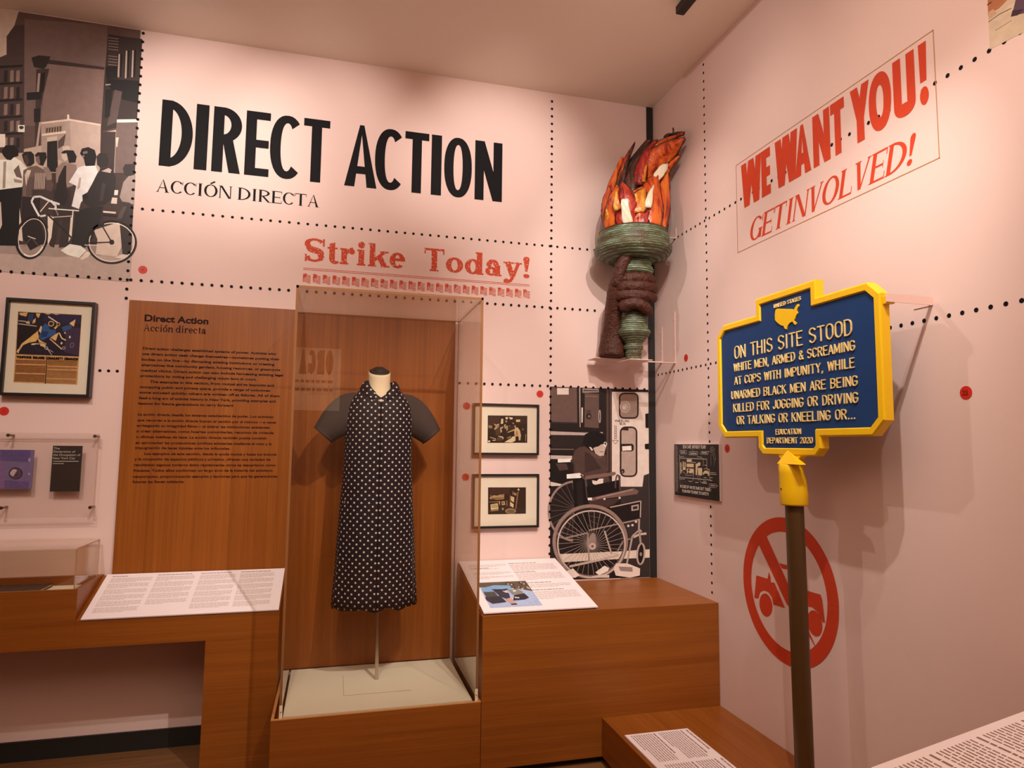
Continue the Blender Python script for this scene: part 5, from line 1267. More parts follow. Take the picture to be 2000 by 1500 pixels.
mb = MB()   # glued corners, with the veneer's reflection painted in as brown
for x in (CX0 - .0006, CX1 - .0105): mb.box(x, x + .0111, CY0 - .0012, CY0 - .0002, .415, CZ1 + .0005)
mb.box(CX0 - .0006, CX1 + .0006, CY0 - .0012, CY0 - .0002, CZ1 - .0125, CZ1 - .0005)
mb.build('corner_joint', 'pane_edge', t)
for x in (CX0 + .0, CX1 - .014):
    mb = MB(); mb.box(x, x + .014, CY0 - .0030, CY0 - .0002, .3578, .413); b_ = mb.build('corner_block', 'cream', t)
    mb = MB(); mb.tube([(x + .007, CY0 - .0040, .385), (x + .007, CY0 - .0031, .385)], .0026, n=10); mb.build('screw', 'brass', b_)

# dress form and dress ------------------------------------------------------------
DX, DY = .240, 3.715
t = thing('dress_form', (DX, DY, .353), 'cream mannequin neck on a thin steel rod, wearing the polka dot dress', 'dress form')
mb = MB(); mb.tube([(DX + .024, DY, .3535), (DX + .016, DY, 1.45)], .0095, n=14); mb.build('rod', 'steel', t)
NX, NY = DX - .006, DY - .002
def tilt(mb, z0, z1):       # the neck is cut off at a slant, lower at the front
    mb.v = [(x, y, z + max(0, min(1, (z - z0) / (z1 - z0))) * (y - NY) * .42) for x, y, z in mb.v]
mb = MB(); mb.lathe((NX, NY, 0), [(.0001, 1.75), (.080, 1.76), (.084, 1.80), (.080, 1.845), (.070, 1.88), (.0625, 1.905), (.0600, 1.93), (.0595, 1.97), (.0590, 1.9900), (.0570, 1.9920), (.0001, 1.9921)], n=40); tilt(mb, 1.93, 1.99); mb.build('neck', 'cream', t)
mb = MB(); mb.lathe((NX, NY, 0), [(.0562, 1.9925), (.0555, 1.996), (.050, 2.000), (.034, 2.002), (.032, 2.0105), (.029, 2.013), (.0001, 2.0135)], n=32); tilt(mb, 1.93, 1.99); mb.build('neck_cap', 'black', t)

t = thing('dress', (DX, DY, .745), 'navy polka dot shirt dress with plain grey sleeves, in the tall case', 'dress')
lev = [(.745, .222, .155, .018), (.80, .219, .152, .016), (.90, .213, .147, .013), (1.00, .208, .143, .010), (1.10, .203, .138, .0075), (1.20, .198, .132, .005), (1.30, .192, .127, .003), (1.40, .185, .122, .002), (1.50, .180, .120, .001),
       (1.60, .178, .120, 0), (1.68, .180, .119, 0), (1.74, .180, .114, 0), (1.79, .172, .106, 0), (1.83, .154, .098, 0), (1.865, .130, .089, 0), (1.895, .105, .081, 0), (1.920, .086, .075, 0), (1.940, .074, .071, 0)]
NA = 144
def prof_at(z):
    for (z0, a0, b0, f0), (z1, a1, b1, f1) in zip(lev[:-1], lev[1:]):
        if z <= z1 or z1 == lev[-1][0]:
            q = min(1, max(0, (z - z0) / (z1 - z0)))
            return a0 + (a1 - a0) * q, b0 + (b1 - b0) * q, f0 + (f1 - f0) * q
def body_pt(th, z, out=0.0):
    a, b, f = prof_at(z)
    p = dress_r(th, a, b, 2.35 if z > 1.3 else 2.1)
    k = 1 + f * 2.2 * (.55 * math.sin(9 * th + .6) + .3 * math.sin(14 * th + 2) + .25 * math.sin(5 * th)) + .006 * math.sin(7 * th + z * 3) * (1 if z < 1.7 else .3)
    p = Vector((DX + (p.x - DX) * k, DY + (p.y - DY) * k, z))
    if out:
        d_ = Vector((p.x - DX, p.y - DY, .06)).normalized(); p += d_ * out
    return p
def neck_z(th):
    """height of the neckline: a V at the front"""
    ph = abs(math.degrees(math.atan2(math.sin(th + PI / 2), math.cos(th + PI / 2))))
    return 1.845 + .088 * min(1, ph / 52) ** .85
def dress_r(th, a, b, e): return Vector((DX + a * math.copysign(abs(math.cos(th)) ** (2 / e), math.cos(th)), DY + b * math.copysign(abs(math.sin(th)) ** (2 / e), math.sin(th)), 0))
zs_ = [l[0] for l in lev if l[0] < 1.80]
rows, uvr = [], []
for k in range(len(zs_) + 9):
    r = []
    for q in range(NA + 1):
        th = -PI / 2 + 2 * PI * q / NA
        z = zs_[k] if k < len(zs_) else 1.79 + (neck_z(th) - 1.79) * (k - len(zs_) + 1) / 9
        p = body_pt(th, z)
        if k == 0: p.z += .007 * math.sin(9 * th + .6) + .005 * math.sin(13 * th)
        r.append(p)
    uu = [0.0]
    for q in range(NA): uu.append(uu[-1] + (r[q + 1] - r[q]).to_2d().length)
    rows.append(r); uvr.append(uu)
mb = MB(); mb.grid(rows, 0); bd = mb.build('dress_body', 'polka', t)
me = bd.data; uvl = me.uv_layers.new(name='UVMap')
W_ = NA + 1
for p in me.polygons:
    near = [me.loops[li].vertex_index % W_ for li in p.loop_indices]; back = max(near) > NA / 2
    for li in p.loop_indices:
        rr_, cc = divmod(me.loops[li].vertex_index, W_)
        u = uvr[rr_][cc] - (uvr[rr_][-1] if back else 0)          # meets at the centre front placket
        uvl.data[li].uv = (u * (.6 + .4 * 1.0) + (-.0105 if back else .0105), rows[rr_][cc].z)
sol = bd.modifiers.new('cloth_thickness', 'SOLIDIFY'); sol.thickness = .002; sol.offset = 0
def uv_planar(o):
    me = o.data; l = me.uv_layers.new(name='UVMap'); off = wloc(o)
    for p in me.polygons:
        for li in p.loop_indices:
            v = me.vertices[me.loops[li].vertex_index].co; l.data[li].uv = (v.x + off.x + .01, v.z + off.z)
for sd in (-1, 1):
    mb = MB(); X = lambda x: DX - .003 + sd * x
    path = [Vector((X(.075), DY + .012, 1.835)), Vector((X(.125), DY + .012, 1.802)), Vector((X(.178), DY + .008, 1.760)), Vector((X(.228), DY, 1.712)), Vector((X(.262), DY - .004, 1.676)), Vector((X(.292), DY - .008, 1.642))]
    rad = [(.050, .030), (.092, .044), (.100, .056), (.088, .062), (.074, .060), (.060, .056)]
    R = []
    for k, (c, (ra_, rb_)) in enumerate(zip(path, rad)):
        tg = (path[min(k + 1, 5)] - path[max(k - 1, 0)]).normalized(); up = Vector((0, 1, 0)).cross(tg).normalized()
        R.append([c + up * (ra_ * math.cos(q * PI / 16)) + Vector((0, rb_ * math.sin(q * PI / 16) * (1 + .05 * math.sin(3 * q * PI / 16)), 0)) for q in range(32)])
    mb.grid(R, 0, True); sl = mb.build('sleeve', 'sleeve', t)
    s2 = sl.modifiers.new('cloth_thickness', 'SOLIDIFY'); s2.thickness = .002; s2.offset = 0
    sl.modifiers.new('smooth', 'SUBSURF').render_levels = 1
    mb = MB(); C0 = [path[5] + (p - path[5]) * 1.03 for p in R[5]]; tg = (path[5] - path[4]).normalized()
    mb.grid([[p + tg * -.016 for p in C0], [p + tg * .001 for p in C0]], 0, True); cf = mb.build('cuff', 'sleeve', sl)
    s3 = cf.modifiers.new('cloth_thickness', 'SOLIDIFY'); s3.thickness = .003; s3.offset = 0
    # collar leaf: turned over along the neckline, lying on the chest
    mb = MB(); G_ = []
    for q in range(15):
        ph = 9 + (150 - 9) * q / 14; th = -PI / 2 + sd * math.radians(ph)
        zt = neck_z(th); wl_ = .046 * (1.0 if ph < 60 else 1 - .35 * (ph - 60) / 90) * min(1, .55 + ph / 30)
        G_.append([body_pt(th, zt - wl_ * f, .004 + .006 * math.sin(PI * min(1, f * 1.2)) * .9) + Vector((0, 0, .004 * (1 - f))) for f in (-.04, .2, .5, .8, 1.0)])
    mb.grid(G_, 0)
    cl = mb.build('collar_leaf', 'polka', t); uv_planar(cl)
    s4 = cl.modifiers.new('cloth_thickness', 'SOLIDIFY'); s4.thickness = .002; s4.offset = 0
for z in (1.828,):
    mb = MB(); mb.lathe((0, 0, 0), [(.0001, .004), (.006, .004), (.0075, .0025), (.0075, 0), (.0001, 0)], n=18)
    mb.v = [(DX - .001 + x, DY - .1015 - zz, z + y) for x, y, zz in mb.v]; mb.build('button', 'button', t)
mb = MB()
for x, z, yo in ((DX - .168, 1.285, -.062), (DX + .172, 1.300, -.056)):
    mb.face([(x - .006, DY + yo, z), (x + .006, DY + yo - .004, z - .004), (x, DY + yo - .003, z + .022)])
mb.build('paper_tag', 'mat_board', t)

# small clear case on the left bench ------------------------------------------------
t = thing('display_case', (-1.9, 3.79, .86), 'low clear acrylic case on the raised end of the left bench', 'display case')
VX0, VX1, VY0, VY1, VZ0, VZ1 = -3.2, -1.158, BENCHL + .022, 3.968, .8585, 1.089
for nm, a in (('front_pane', (VX0, VX1, VY0, VY0 + .006, VZ0, VZ1 - .0064, 'y')), ('back_pane', (VX0, VX1, VY1 - .006, VY1, VZ0, VZ1 - .0064, 'y')), ('side_pane', (VX0, VX0 + .006, VY0 + .0064, VY1 - .0064, VZ0, VZ1 - .0064, 'x')),
              ('side_pane', (VX1 - .006, VX1, VY0 + .0064, VY1 - .0064, VZ0, VZ1 - .0064, 'x')), ('lid', (VX0, VX1, VY0, VY1, VZ1 - .006, VZ1, 'z'))):
    pane(nm, *a[:-1], a[-1], t, 'pane_edge_light')
t = thing('book', (-1.6, 3.78, .859), 'dark book lying flat in the low clear case', 'book')
bx1 = onY(88, 1150, 3.85).x
mb = MB(); mb.box(-2.0, bx1, 3.665, 3.945, .8595, .862); mb.box(-2.0, bx1, 3.665, 3.945, .872, .8745); mb.build('cover', 'booklet_dark', t, bevel=.001)
mb = MB(); mb.box(-1.99, bx1 - .005, 3.670, 3.940, .8622, .8718); mb.build('pages', 'cream', t)

# clear sandwich panel with two booklets on the left wall ----------------------------
t = thing('acrylic_panel', (-1.6, BACK - .04, 1.4), 'clear acrylic wall panel holding two booklets, left edge of the view', 'wall display')
a, b = onY(196, 847, BACK - .05), onY(178, 1010, BACK - .05)
ax0, ax1, az0, az1 = -2.05, (a.x + b.x) / 2, b.z, a.z
pane('front_sheet', ax0, ax1, BACK - .053, BACK - .048, az0, az1, 'y', t, 'pane_edge_light', 'pane_thin')
pane('back_sheet', ax0, ax1, BACK - .0405, BACK - .0355, az0, az1, 'y', t, 'pane_edge_light', 'pane_thin')
def standoff(x, z):
    mb = MB(); mb.tube([(x, BACK - .062, z), (x, BACK - .001, z)], .0055, n=14); o = mb.build('standoff_bolt', 'brass', t)
    mb = MB(); mb.tube([(x, BACK - .066, z), (x, BACK - .0621, z)], .0085, n=16); mb.build('bolt_head', 'brass', o)
for x, y in ((18, 833), (190, 837), (3, 992), (177, 991)):
    p = onY(x, y, BACK - .06); standoff(min(p.x, ax1 - .012), min(max(p.z, az0 + .014), az1 - .014))
bk = lambda x, y: onY(x / 6.25, 800 + y / 6.25, BACK - .0445)
def booklet(label, x0, y0, x1, y1, m, extra):
    a, b = bk(x0, y0), bk(x1, y1)
    t = thing('booklet', ((a.x + b.x) / 2, BACK - .044, (a.z + b.z) / 2), label, 'booklet')
    mb = MB(); mb.box(a.x, b.x, BACK - .0470, BACK - .0410, b.z, a.z, m=0); mb.build('cover', m, t)
    extra(t, a, b)
def ex_dark(t, a, b):
    mb = MB(); fr = Frame((0, BACK - .0470, 0), (1, 0, 0), (0, 0, 1), (0, -1, 0)); W = b.x - a.x; z = a.z
    for s_, f, y in (('The', .20, .080), ('Declaration of', .74, .150), ('the Occupation of', .92, .222), ('New York City', .75, .295)):
        font_text(mb, s_, fr, a.x + .03 * W, z - y * (a.z - b.z), .0155, width=f * W, h=.0005)
    for f, y in ((.9, .335), (.4, .385)): mb.face([fr.at(a.x + .04 * W, z - y * (a.z - b.z), .0005), fr.at(a.x + f * W, z - y * (a.z - b.z), .0005), fr.at(a.x + f * W, z - (y + .012) * (a.z - b.z), .0005), fr.at(a.x + .04 * W, z - (y + .012) * (a.z - b.z), .0005)])
    mb.build('title', 'white_ink', t)
def ex_blue(t, a, b):
    fr = Frame((0, BACK - .0470, 0), (1, 0, 0), (0, 0, 1), (0, -1, 0))
    pr = Print(lambda x, y: (lambda p: Vector((max(min(p.x, b.x), a.x), BACK - .0470, max(min(p.z, a.z), b.z))))(bk(x, y)), (0, -1, 0), 1.0)
    pr.poly((96, 80, 128), (10, 490), (380, 495), (360, 640), (10, 620)); pr.poly((128, 96, 140), (-180, 640), (40, 630), (60, 960), (-180, 960)); pr.poly((104, 84, 130), (60, 860), (350, 880), (355, 965), (60, 960))
    pr.ell((70, 52, 78), 195, 778, 86, 74); pr.ell((96, 76, 96), 190, 780, 70, 58); pr.poly((196, 170, 170), (125, 770), (160, 728), (205, 730), (212, 760), (165, 815), (135, 800)); pr.poly((90, 62, 70), (212, 745), (240, 780), (210, 830), (165, 815))
    pr.poly((168, 150, 180), (355, 590), (378, 600), (372, 640), (345, 630)); pr.poly((168, 150, 180), (345, 770), (372, 775), (366, 800), (345, 795))
    pr.build('cover_picture', 'print_fine', t)
booklet('violet booklet with a round seal inside the clear wall panel', -180, 488, 385, 968, 'booklet_blue', ex_blue)
booklet('narrow dark booklet with a pale title inside the clear wall panel', 650, 440, 970, 998, 'booklet_dark', ex_dark)

# ================================================================== BLUE AND YELLOW SIGN
SXF, SY, SZ0 = 1.838, 2.407, 0
t = thing('roadside_sign', (1.875, SY - .02, .225), 'blue cast sign with yellow rim and letters on a brown post', 'sign')
Bo = [(-.4485, 2.167), (-.1655, 2.167), (-.1655, 2.2415), (.1655, 2.2415), (.1655, 2.167), (.449, 2.167), (.4865, 2.133), (.4865, 1.712), (.449, 1.6755), (.168, 1.6755), (.168, 1.612), (.154, 1.5985), (-.154, 1.5985), (-.168, 1.612), (-.168, 1.6755), (-.449, 1.6755), (-.4865, 1.712), (-.4865, 2.133)]
def offset_poly(P, d):
    out = []; n = len(P)
    for k in range(n):
        p0, p1, p2 = (Vector(P[(k + j) % n]) for j in (-1, 0, 1))
        a, b = (p1 - p0).normalized(), (p2 - p1).normalized()
        na, nb = Vector((-a.y, a.x)), Vector((-b.y, b.x))       # outline runs clockwise: left normal points out
        m_ = (na + nb); m_ /= max(m_.dot(na), .35); out.append(tuple(p1 + m_ * d))
    return out
Oo = offset_poly(Bo, .031); Om = offset_poly(Bo, .004)
SF = Frame((SXF, SY, 0), (0, -1, 0), (0, 0, 1), (-1, 0, 0))
mb = MB(); mb.prism([SF.at(x, y, -.009) for x, y in Om], (.012, 0, 0)); mb.build('panel', 'blue', t)
mb = MB(); n = len(Oo); Ob = offset_poly(Bo, .022)
ringf = [[SF.at(x, y, -.0085) for x, y in Bo], [SF.at(x, y, 0) for x, y in offset_poly(Bo, .004)], [SF.at(x, y, 0) for x, y in offset_poly(Bo, .025)], [SF.at(x, y, -.005) for x, y in Oo], [SF.at(x, y, -.040) for x, y in Oo], [SF.at(x, y, -.040) for x, y in Bo]]
mb.grid(ringf, 0, True, smooth=False); rim = mb.build('rim', 'yellow', t)
mb = MB()
LB = 1.842
def sl(tx, l, r, tl, tr, stroke, gap=.17):
    mb = MB()
    """cast line of letters from the left and right ends seen in the photo"""
    c = lambda x, y: onX(1380 + x / 4.0545, 530 + y / 4.0545, LB)
    a, b, ta, tb = c(*l), c(*r), c(*tl), c(*tr)
    z0, z1 = (a.z + b.z) / 2, (ta.z + tb.z) / 2
    sk_text(mb, tx, SF, SY - a.y, z0, a.y - b.y, z1 - z0, stroke, depth=.0042, h=-.0085, gap=gap)
    mb.build('letter_line', 'letter_yellow', t)
sl('ON THIS SITE STOOD', (222, 688), (1147, 502), (222, 592), (1147, 382), .0054, .24)
sl('WHITE MEN, ARMED & SCREAMING', (215, 786), (1170, 628), (213, 730), (1170, 552), .0043, .26)
sl('AT COPS WITH IMPUNITY, WHILE', (220, 893), (1166, 763), (220, 838), (1166, 685), .0043, .26)
sl('UNARMED BLACK MEN ARE BEING', (197, 1008), (1190, 906), (197, 950), (1190, 830), .0043, .26)
sl('KILLED FOR JOGGING OR DRIVING', (212, 1110), (1195, 1040), (210, 1052), (1195, 960), .0043, .26)
sl('OR TALKING OR KNEELING OR...', (240, 1208), (1172, 1168), (240, 1148), (1172, 1092), .0043, .26)
sl('UNITED STATES', (532, 285), (742, 232), (532, 262), (742, 200), .0026, .28)
sl('EDUCATION', (547, 1288), (743, 1290), (547, 1252), (743, 1246), .0029, .28)
sl('DEPARTMENT 2020', (478, 1359), (836, 1361), (478, 1320), (836, 1314), .0029, .28)
mb = MB()
mp_ = [(545, 305), (560, 295), (620, 297), (672, 298), (690, 305), (700, 285), (715, 262), (725, 258), (728, 275), (715, 300), (712, 315), (720, 330), (708, 350), (700, 372), (690, 390), (700, 400), (712, 410), (705, 425), (690, 415), (680, 395), (655, 410), (640, 430), (632, 460), (615, 450), (610, 432), (585, 425), (560, 405), (542, 385), (540, 345)]
mb.prism([onX(1380 + x / 4.0545, 530 + y / 4.0545, SXF + .004) for x, y in mp_], (.006, 0, 0)); mb.build('map_relief', 'yellow', t)
# post with its cast socket
PY, PXc = 2.388, 1.851
mb = MB(); mb.grid([[(PXc + .0365 * math.cos(q * PI / 18), PY + dy + .0365 * math.sin(q * PI / 18), z) for q in range(36)] for z, dy in ((.2262, -.020), (.8, -.010), (1.372, 0))], 0, True); mb.build('post', 'post', t)
mb = MB(); rows_ = []      # cast socket: upright at the front, drawn in towards the top at the back
for z, cx, r in ((1.366, PXc, .0368), (1.364, PXc, .0530), (1.370, PXc, .0555), (1.42, PXc - .001, .0552), (1.46, PXc - .004, .0535), (1.495, PXc - .009, .0500), (1.528, PXc - .0135, .0465), (1.532, PXc - .0140, .0425), (1.5325, PXc - .0140, .0005)):
    rows_.append([(cx + r * math.cos(q * PI / 20), PY + r * math.sin(q * PI / 20), z) for q in range(40)])
mb.grid(rows_, 0, True); so = mb.build('socket', 'yellow', t)
mb = MB()     # pointed gable standing on the socket, sloping back to the rim
g0, g1, g2 = onX(1517.5, 905, 1.802), onX(1561, 907, 1.802), onX(1538, 879, 1.834)
for a in (g0, g1): a.z = 1.5328
h0, h1 = g0 + Vector((.033, 0, 0)), g1 + Vector((.033, 0, 0))
mb.face([g0, g1, g2]); mb.face([g0, g2, h0]); mb.face([g1, h1, g2]); mb.face([h0, h1, g1, g0]); mb.face([h0, g2, h1])
mb.build('gable', 'yellow', so)
mb = MB()     # flared web that carries the panel
mb.prism([(PXc - .018, PY + .042, 1.530), (PXc - .018, PY + .050, 1.548), (PXc - .018, PY + .070, 1.5672), (PXc - .018, PY - .070, 1.5672), (PXc - .018, PY - .050, 1.548), (PXc - .018, PY - .042, 1.530)], (.030, 0, 0)); mb.build('web', 'yellow', so)
mb = MB(); mb.tube([(PXc - .0012 - .0550, PY + .006, 1.430), (PXc - .0012 - .0560, PY + .006, 1.430)], .0042, n=12); mb.build('set_screw', 'black', so)
# wall bracket
t = thing('wall_bracket', (RIGHT, 1.91, 2.12), 'pale pink metal bracket bracing the blue sign to the right wall', 'bracket')
yb = 1.898; zb1 = 2.125
mb = MB(); mb.box(1.846, RIGHT - .003, yb - .030, yb - .0265, zb1 - .014, zb1 + .016); mb.build('arm', 'bracket', t)
mb = MB(); mb.box(RIGHT - .0028, RIGHT - .0005, yb - .03, yb + .05, zb1 - .014, zb1 + .016); mb.build('wall_plate', 'bracket', t)
mb = MB(); mb.box(1.850, 1.884, yb - .0262, yb - .0098, zb1 - .018, zb1 + .006); mb.build('clip', 'yellow', t)

# ================================================================== TORCH HELD BY A HAND
TX, TY = 1.770, 3.735
def ridges(prof, amp=.0034, n=3):
    """break the straight runs of a profile into fine turned ridges"""
    out = []
    for (r0, z0), (r1, z1) in zip(prof[:-1], prof[1:]):
        k = max(1, int(math.hypot(r1 - r0, z1 - z0) / .0065))
        for q in range(k):
            f = q / k
            out += [(r0 + (r1 - r0) * f + amp * (q % 2), z0 + (z1 - z0) * f)]
    return out + [prof[-1]]
t = thing('torch_sculpture', (TX, TY, 2.125), 'sculpted torch with green handle and painted flame, held by a brown hand in the corner', 'sculpture')
wob = lambda a, z: .012 * math.sin(3 * a + z * 20) + .008 * math.sin(11 * a + z * 60)
mb = MB(); mb.lathe((TX, TY, 0), ridges([(.030, 2.1245), (.046, 2.126), (.049, 2.140), (.044, 2.150), (.050, 2.165), (.048, 2.185), (.058, 2.200), (.056, 2.218), (.052, 2.228), (.060, 2.240), (.085, 2.268), (.100, 2.288), (.101, 2.305), (.090, 2.318), (.084, 2.322), (.086, 2.345), (.085, 2.40), (.080, 2.44), (.082, 2.50), (.088, 2.56), (.089, 2.62), (.093, 2.645), (.112, 2.655), (.123, 2.672), (.123, 2.690), (.112, 2.705), (.108, 2.715), (.113, 2.726), (.108, 2.744)]), n=64, wob=wob)
mb.build('handle', 'patina', t)
mb = MB(); mb.lathe((TX, TY, 0), ridges([(.105, 2.745), (.150, 2.742), (.200, 2.762), (.232, 2.790), (.240, 2.812), (.236, 2.827), (.223, 2.842), (.220, 2.857), (.223, 2.874), (.221, 2.894), (.212, 2.906), (.209, 2.917), (.213, 2.926)], .003), n=80, wob=lambda a, z: .006 * math.sin(5 * a) + .004 * math.sin(17 * a + z * 40))
mb.lathe((TX, TY, 0), [(.213, 2.926), (.207, 2.931), (.196, 2.929), (.150, 2.916), (.0001, 2.913)], m=1, n=64)
mb.build('bowl', ['patina', 'flame_dark'], t)

def petal(base, mid, tip, width, m, dep=0.02, twist=0.0, prof=None, edge=True, parent=None):
    """one painted flame tongue: a leaf bent along a curve, cupped across, with dark edges"""
    base, mid, tip = Vector(base), Vector(mid), Vector(tip)
    n = 12; rows = []; L = []; R = []
    for k in range(n + 1):
        s_ = k / n
        c = base * (1 - s_) ** 2 + mid * 2 * s_ * (1 - s_) + tip * s_ * s_
        tg = ((mid - base) * (1 - s_) + (tip - mid) * s_).normalized()
        radial = Vector((c.x - TX, c.y - TY, 0)); radial = radial.normalized() if radial.length > .02 else Vector((0, -1, 0))
        view = Vector((-.43, -.90, -.0)).normalized()
        nrm = (radial * .45 + view * .55).normalized()
        sd = tg.cross(nrm).normalized()
        ang = twist * s_
        sd = (sd * math.cos(ang) + nrm * math.sin(ang)).normalized(); nr = sd.cross(tg).normalized()
        if nr.dot(nrm) < 0: nr = -nr
        w_ = width * (prof(s_) if prof else (.66 + .34 * math.sin(min(1, s_ * 1.7) * PI * .55)) * (1 - s_ ** 1.55) + .03)
        row = []
        for j in range(7):
            u = -1 + j / 3
            row.append(c + sd * (w_ / 2 * u * (1 + .06 * math.sin(9 * s_ + j))) + nr * (dep * (1 - u * u) - .004 * math.sin(14 * s_ + 2 * j)))
        rows.append(row); L.append(row[0]); R.append(row[-1])
    mb = MB(); mb.grid(rows, 0); o = mb.build('flame_tongue', m, parent or t)
    so_ = o.modifiers.new('paper_thickness', 'SOLIDIFY'); so_.thickness = .007; so_.offset = 0
    if edge:
        mb = MB(); mb.tube(L, .0052, n=6); mb.tube(R, .0052, n=6); mb.build('dark_edge', 'flame_edge', o)
    return o
def fp(x, y, Y):
    p = onY(1150 + x / 7.5, 250 + y / 7.5, Y)
    return p if p.x < 2.0 else onX(1150 + x / 7.5, 250 + y / 7.5, 2.0)
def bp(x, r):      # foot of a tongue, on a ring of radius r inside the bowl
    X = onY(1150 + x / 7.5, 432, 3.60).x
    X = min(max(X, TX - r * .97), TX + r * .97)
    return Vector((X, TY - math.sqrt(max(.0004, r * r - (X - TX) ** 2)), 2.914))
Yb, Ym, Yf = 3.84, 3.735, 3.60
# back layer
petal(fp(480, 1370, Yb), fp(470, 800, Yb), fp(850, 190, Yb - .03), .19, 'flame_dark', .02)
petal(fp(700, 1370, Yb), fp(640, 600, Yb - .05), fp(985, 180, Ym), .21, 'flame_red', .02)
petal(fp(900, 1370, Yb), fp(930, 760, Ym), fp(1330, 400, Ym), .12, 'flame_orange', .02)
# left-hand upright tongues
petal(fp(290, 1400, Ym), fp(215, 1000, Ym), fp(505, 450, Ym), .10, 'flame_orange', .02)
petal(fp(320, 1400, Ym - .02), fp(300, 900, Ym), fp(668, 225, Ym), .085, 'flame_red', .016)
petal(fp(430, 1000, Ym - .05), fp(430, 760, Ym - .04), fp(668, 232, Ym - .01), .050, 'flame_dark', .010)
petal(fp(420, 1350, Ym - .03), fp(400, 800, Ym - .03), fp(592, 410, Ym - .02), .085, 'flame_orange', .016)
petal(fp(470, 1000, Ym - .06), fp(470, 760, Ym - .05), fp(590, 400, Ym - .04), .035, 'flame_dark', .008)
petal(fp(560, 1200, Ym), fp(540, 700, Ym - .02), fp(870, 190, Ym), .12, 'flame_red', .02)
petal(fp(560, 860, Ym - .04), fp(600, 560, Ym - .04), fp(870, 205, Ym - .02), .045, 'flame_dark', .010)
# the big tongue that leans to the right
big = lambda s: (.55 + .6 * math.sin(min(1, s * 1.2) * PI * .72)) * (1 - s ** 2.6) + .03
petal(fp(830, 880, Ym - .02), fp(900, 500, Ym - .03), fp(1408, 150, Ym - .05), .20, 'flame_orange', .035, prof=big)
petal(fp(930, 720, Ym - .05), fp(1040, 430, Ym - .06), fp(1408, 165, Ym - .065), .06, 'flame_red', .016)
petal(fp(960, 640, Ym - .055), fp(1080, 470, Ym - .065), fp(1395, 210, Ym - .07), .022, 'flame_dark', .006, edge=False)
petal(fp(830, 860, Ym - .055), fp(870, 400, Ym - .06), fp(1260, 190, Ym - .06), .06, 'flame_orange', .018)
petal(fp(880, 420, Ym - .075), fp(1000, 280, Ym - .075), fp(1240, 200, Ym - .075), .024, 'flame_dark', .006, edge=False)
petal(fp(930, 330, Ym - .07), fp(1060, 200, Ym - .07), fp(1390, 90, Ym - .06), .06, 'flame_orange', .014)
petal(fp(1120, 165, Ym - .06), fp(1240, 75, Ym - .06), fp(1395, 85, Ym - .05), .045, 'flame_dark', .010)
petal(fp(1080, 190, Ym - .05), fp(1270, 110, Ym - .05), fp(1232, 5, Ym - .05), .012, 'flame_dark', .003, edge=False)
petal(fp(750, 860, Yf + .04), fp(720, 520, Yf + .05), fp(968, 190, Ym - .08), .10, 'flame_red', .03)
petal(fp(800, 800, Yf + .01), fp(790, 620, Yf + .02), fp(900, 330, Yf + .06), .030, 'flame_yellow', .008, edge=False)
petal(fp(620, 985, Yf + .05), fp(590, 640, Yf + .06), fp(870, 260, Ym - .05), .095, 'flame_dark', .012)
# front ring of broad short tongues
blunt = lambda s: (.72 + .4 * math.sin(min(1, s * 1.3) * PI * .65)) * (1 - s ** 3.5) + .05
petal(bp(265, .175), fp(235, 1100, Yf + .09), fp(310, 900, Yf + .1), .075, 'flame_orange', .02, prof=blunt)
petal(bp(275, .186) + Vector((0, 0, .03)), fp(262, 1290, Yf + .05), fp(268, 1190, Yf + .05), .030, 'flame_yellow', .006, edge=False)
petal(bp(395, .178), fp(355, 1120, Yf + .01), fp(425, 870, Yf + .03), .095, 'flame_orange', .022, prof=blunt)
petal(fp(430, 1200, Yf - .025), fp(360, 1040, Yf - .03), fp(435, 880, Yf - .0), .050, 'flame_yellow', .008, edge=False)
petal(bp(545, .172), fp(530, 1050, Yf - .02), fp(500, 830, Yf + .02), .130, 'flame_red', .03, prof=blunt)
petal(bp(545, .196) + Vector((0, 0, .01)), fp(525, 1180, Yf - .05), fp(525, 1045, Yf - .045), .060, 'flame_white', .004, edge=False, prof=lambda s: 1 - .35 * s)
petal(fp(640, 985, Yf - .0), fp(700, 930, Yf - .01), fp(850, 850, Yf - .0), .045, 'flame_orange', .010)
petal(bp(700, .172), fp(700, 1150, Yf - .02), fp(790, 900, Yf + .01), .125, 'flame_orange', .024, prof=blunt)
petal(fp(725, 1245, Yf - .045), fp(700, 1060, Yf - .04), fp(820, 890, Yf - .02), .095, 'flame_yellow', .010, prof=blunt)
petal(bp(900, .172), fp(850, 1000, Yf - .02), fp(990, 700, Yf + .04), .150, 'flame_orange', .035, prof=blunt)
petal(fp(870, 1170, Yf - .065), fp(880, 1000, Yf - .075), fp(950, 840, Yf - .045), .050, 'flame_white', .004, edge=False)
petal(fp(985, 735, Yf - .0), fp(1050, 640, Yf + .0), fp(1150, 530, Yf + .01), .062, 'flame_white', .004, edge=False, prof=lambda s: (.7 + .5 * s) * (1 - s ** 4) + .02)
petal(bp(1020, .175), fp(1100, 1050, Yf + .03), fp(1120, 660, Yf + .06), .105, 'flame_orange', .025, prof=blunt)
petal(fp(1060, 1230, Yf + .02), fp(1070, 1120, Yf + .01), fp(1035, 1090, Yf + .02), .016, 'flame_dark', .004, edge=False)
petal(bp(1060, .185), fp(1170, 1000, Yf + .08), fp(1140, 640, Yf + .1), .06, 'flame_red', .02)
petal(fp(1130, 650, Yf + .05), fp(1170, 580, Yf + .05), fp(1235, 530, Yf + .05), .026, 'flame_dark', .006)
petal(bp(740, .192), fp(760, 1300, Yf - .055), fp(880, 1235, Yf - .05), .085, 'flame_red', .008)

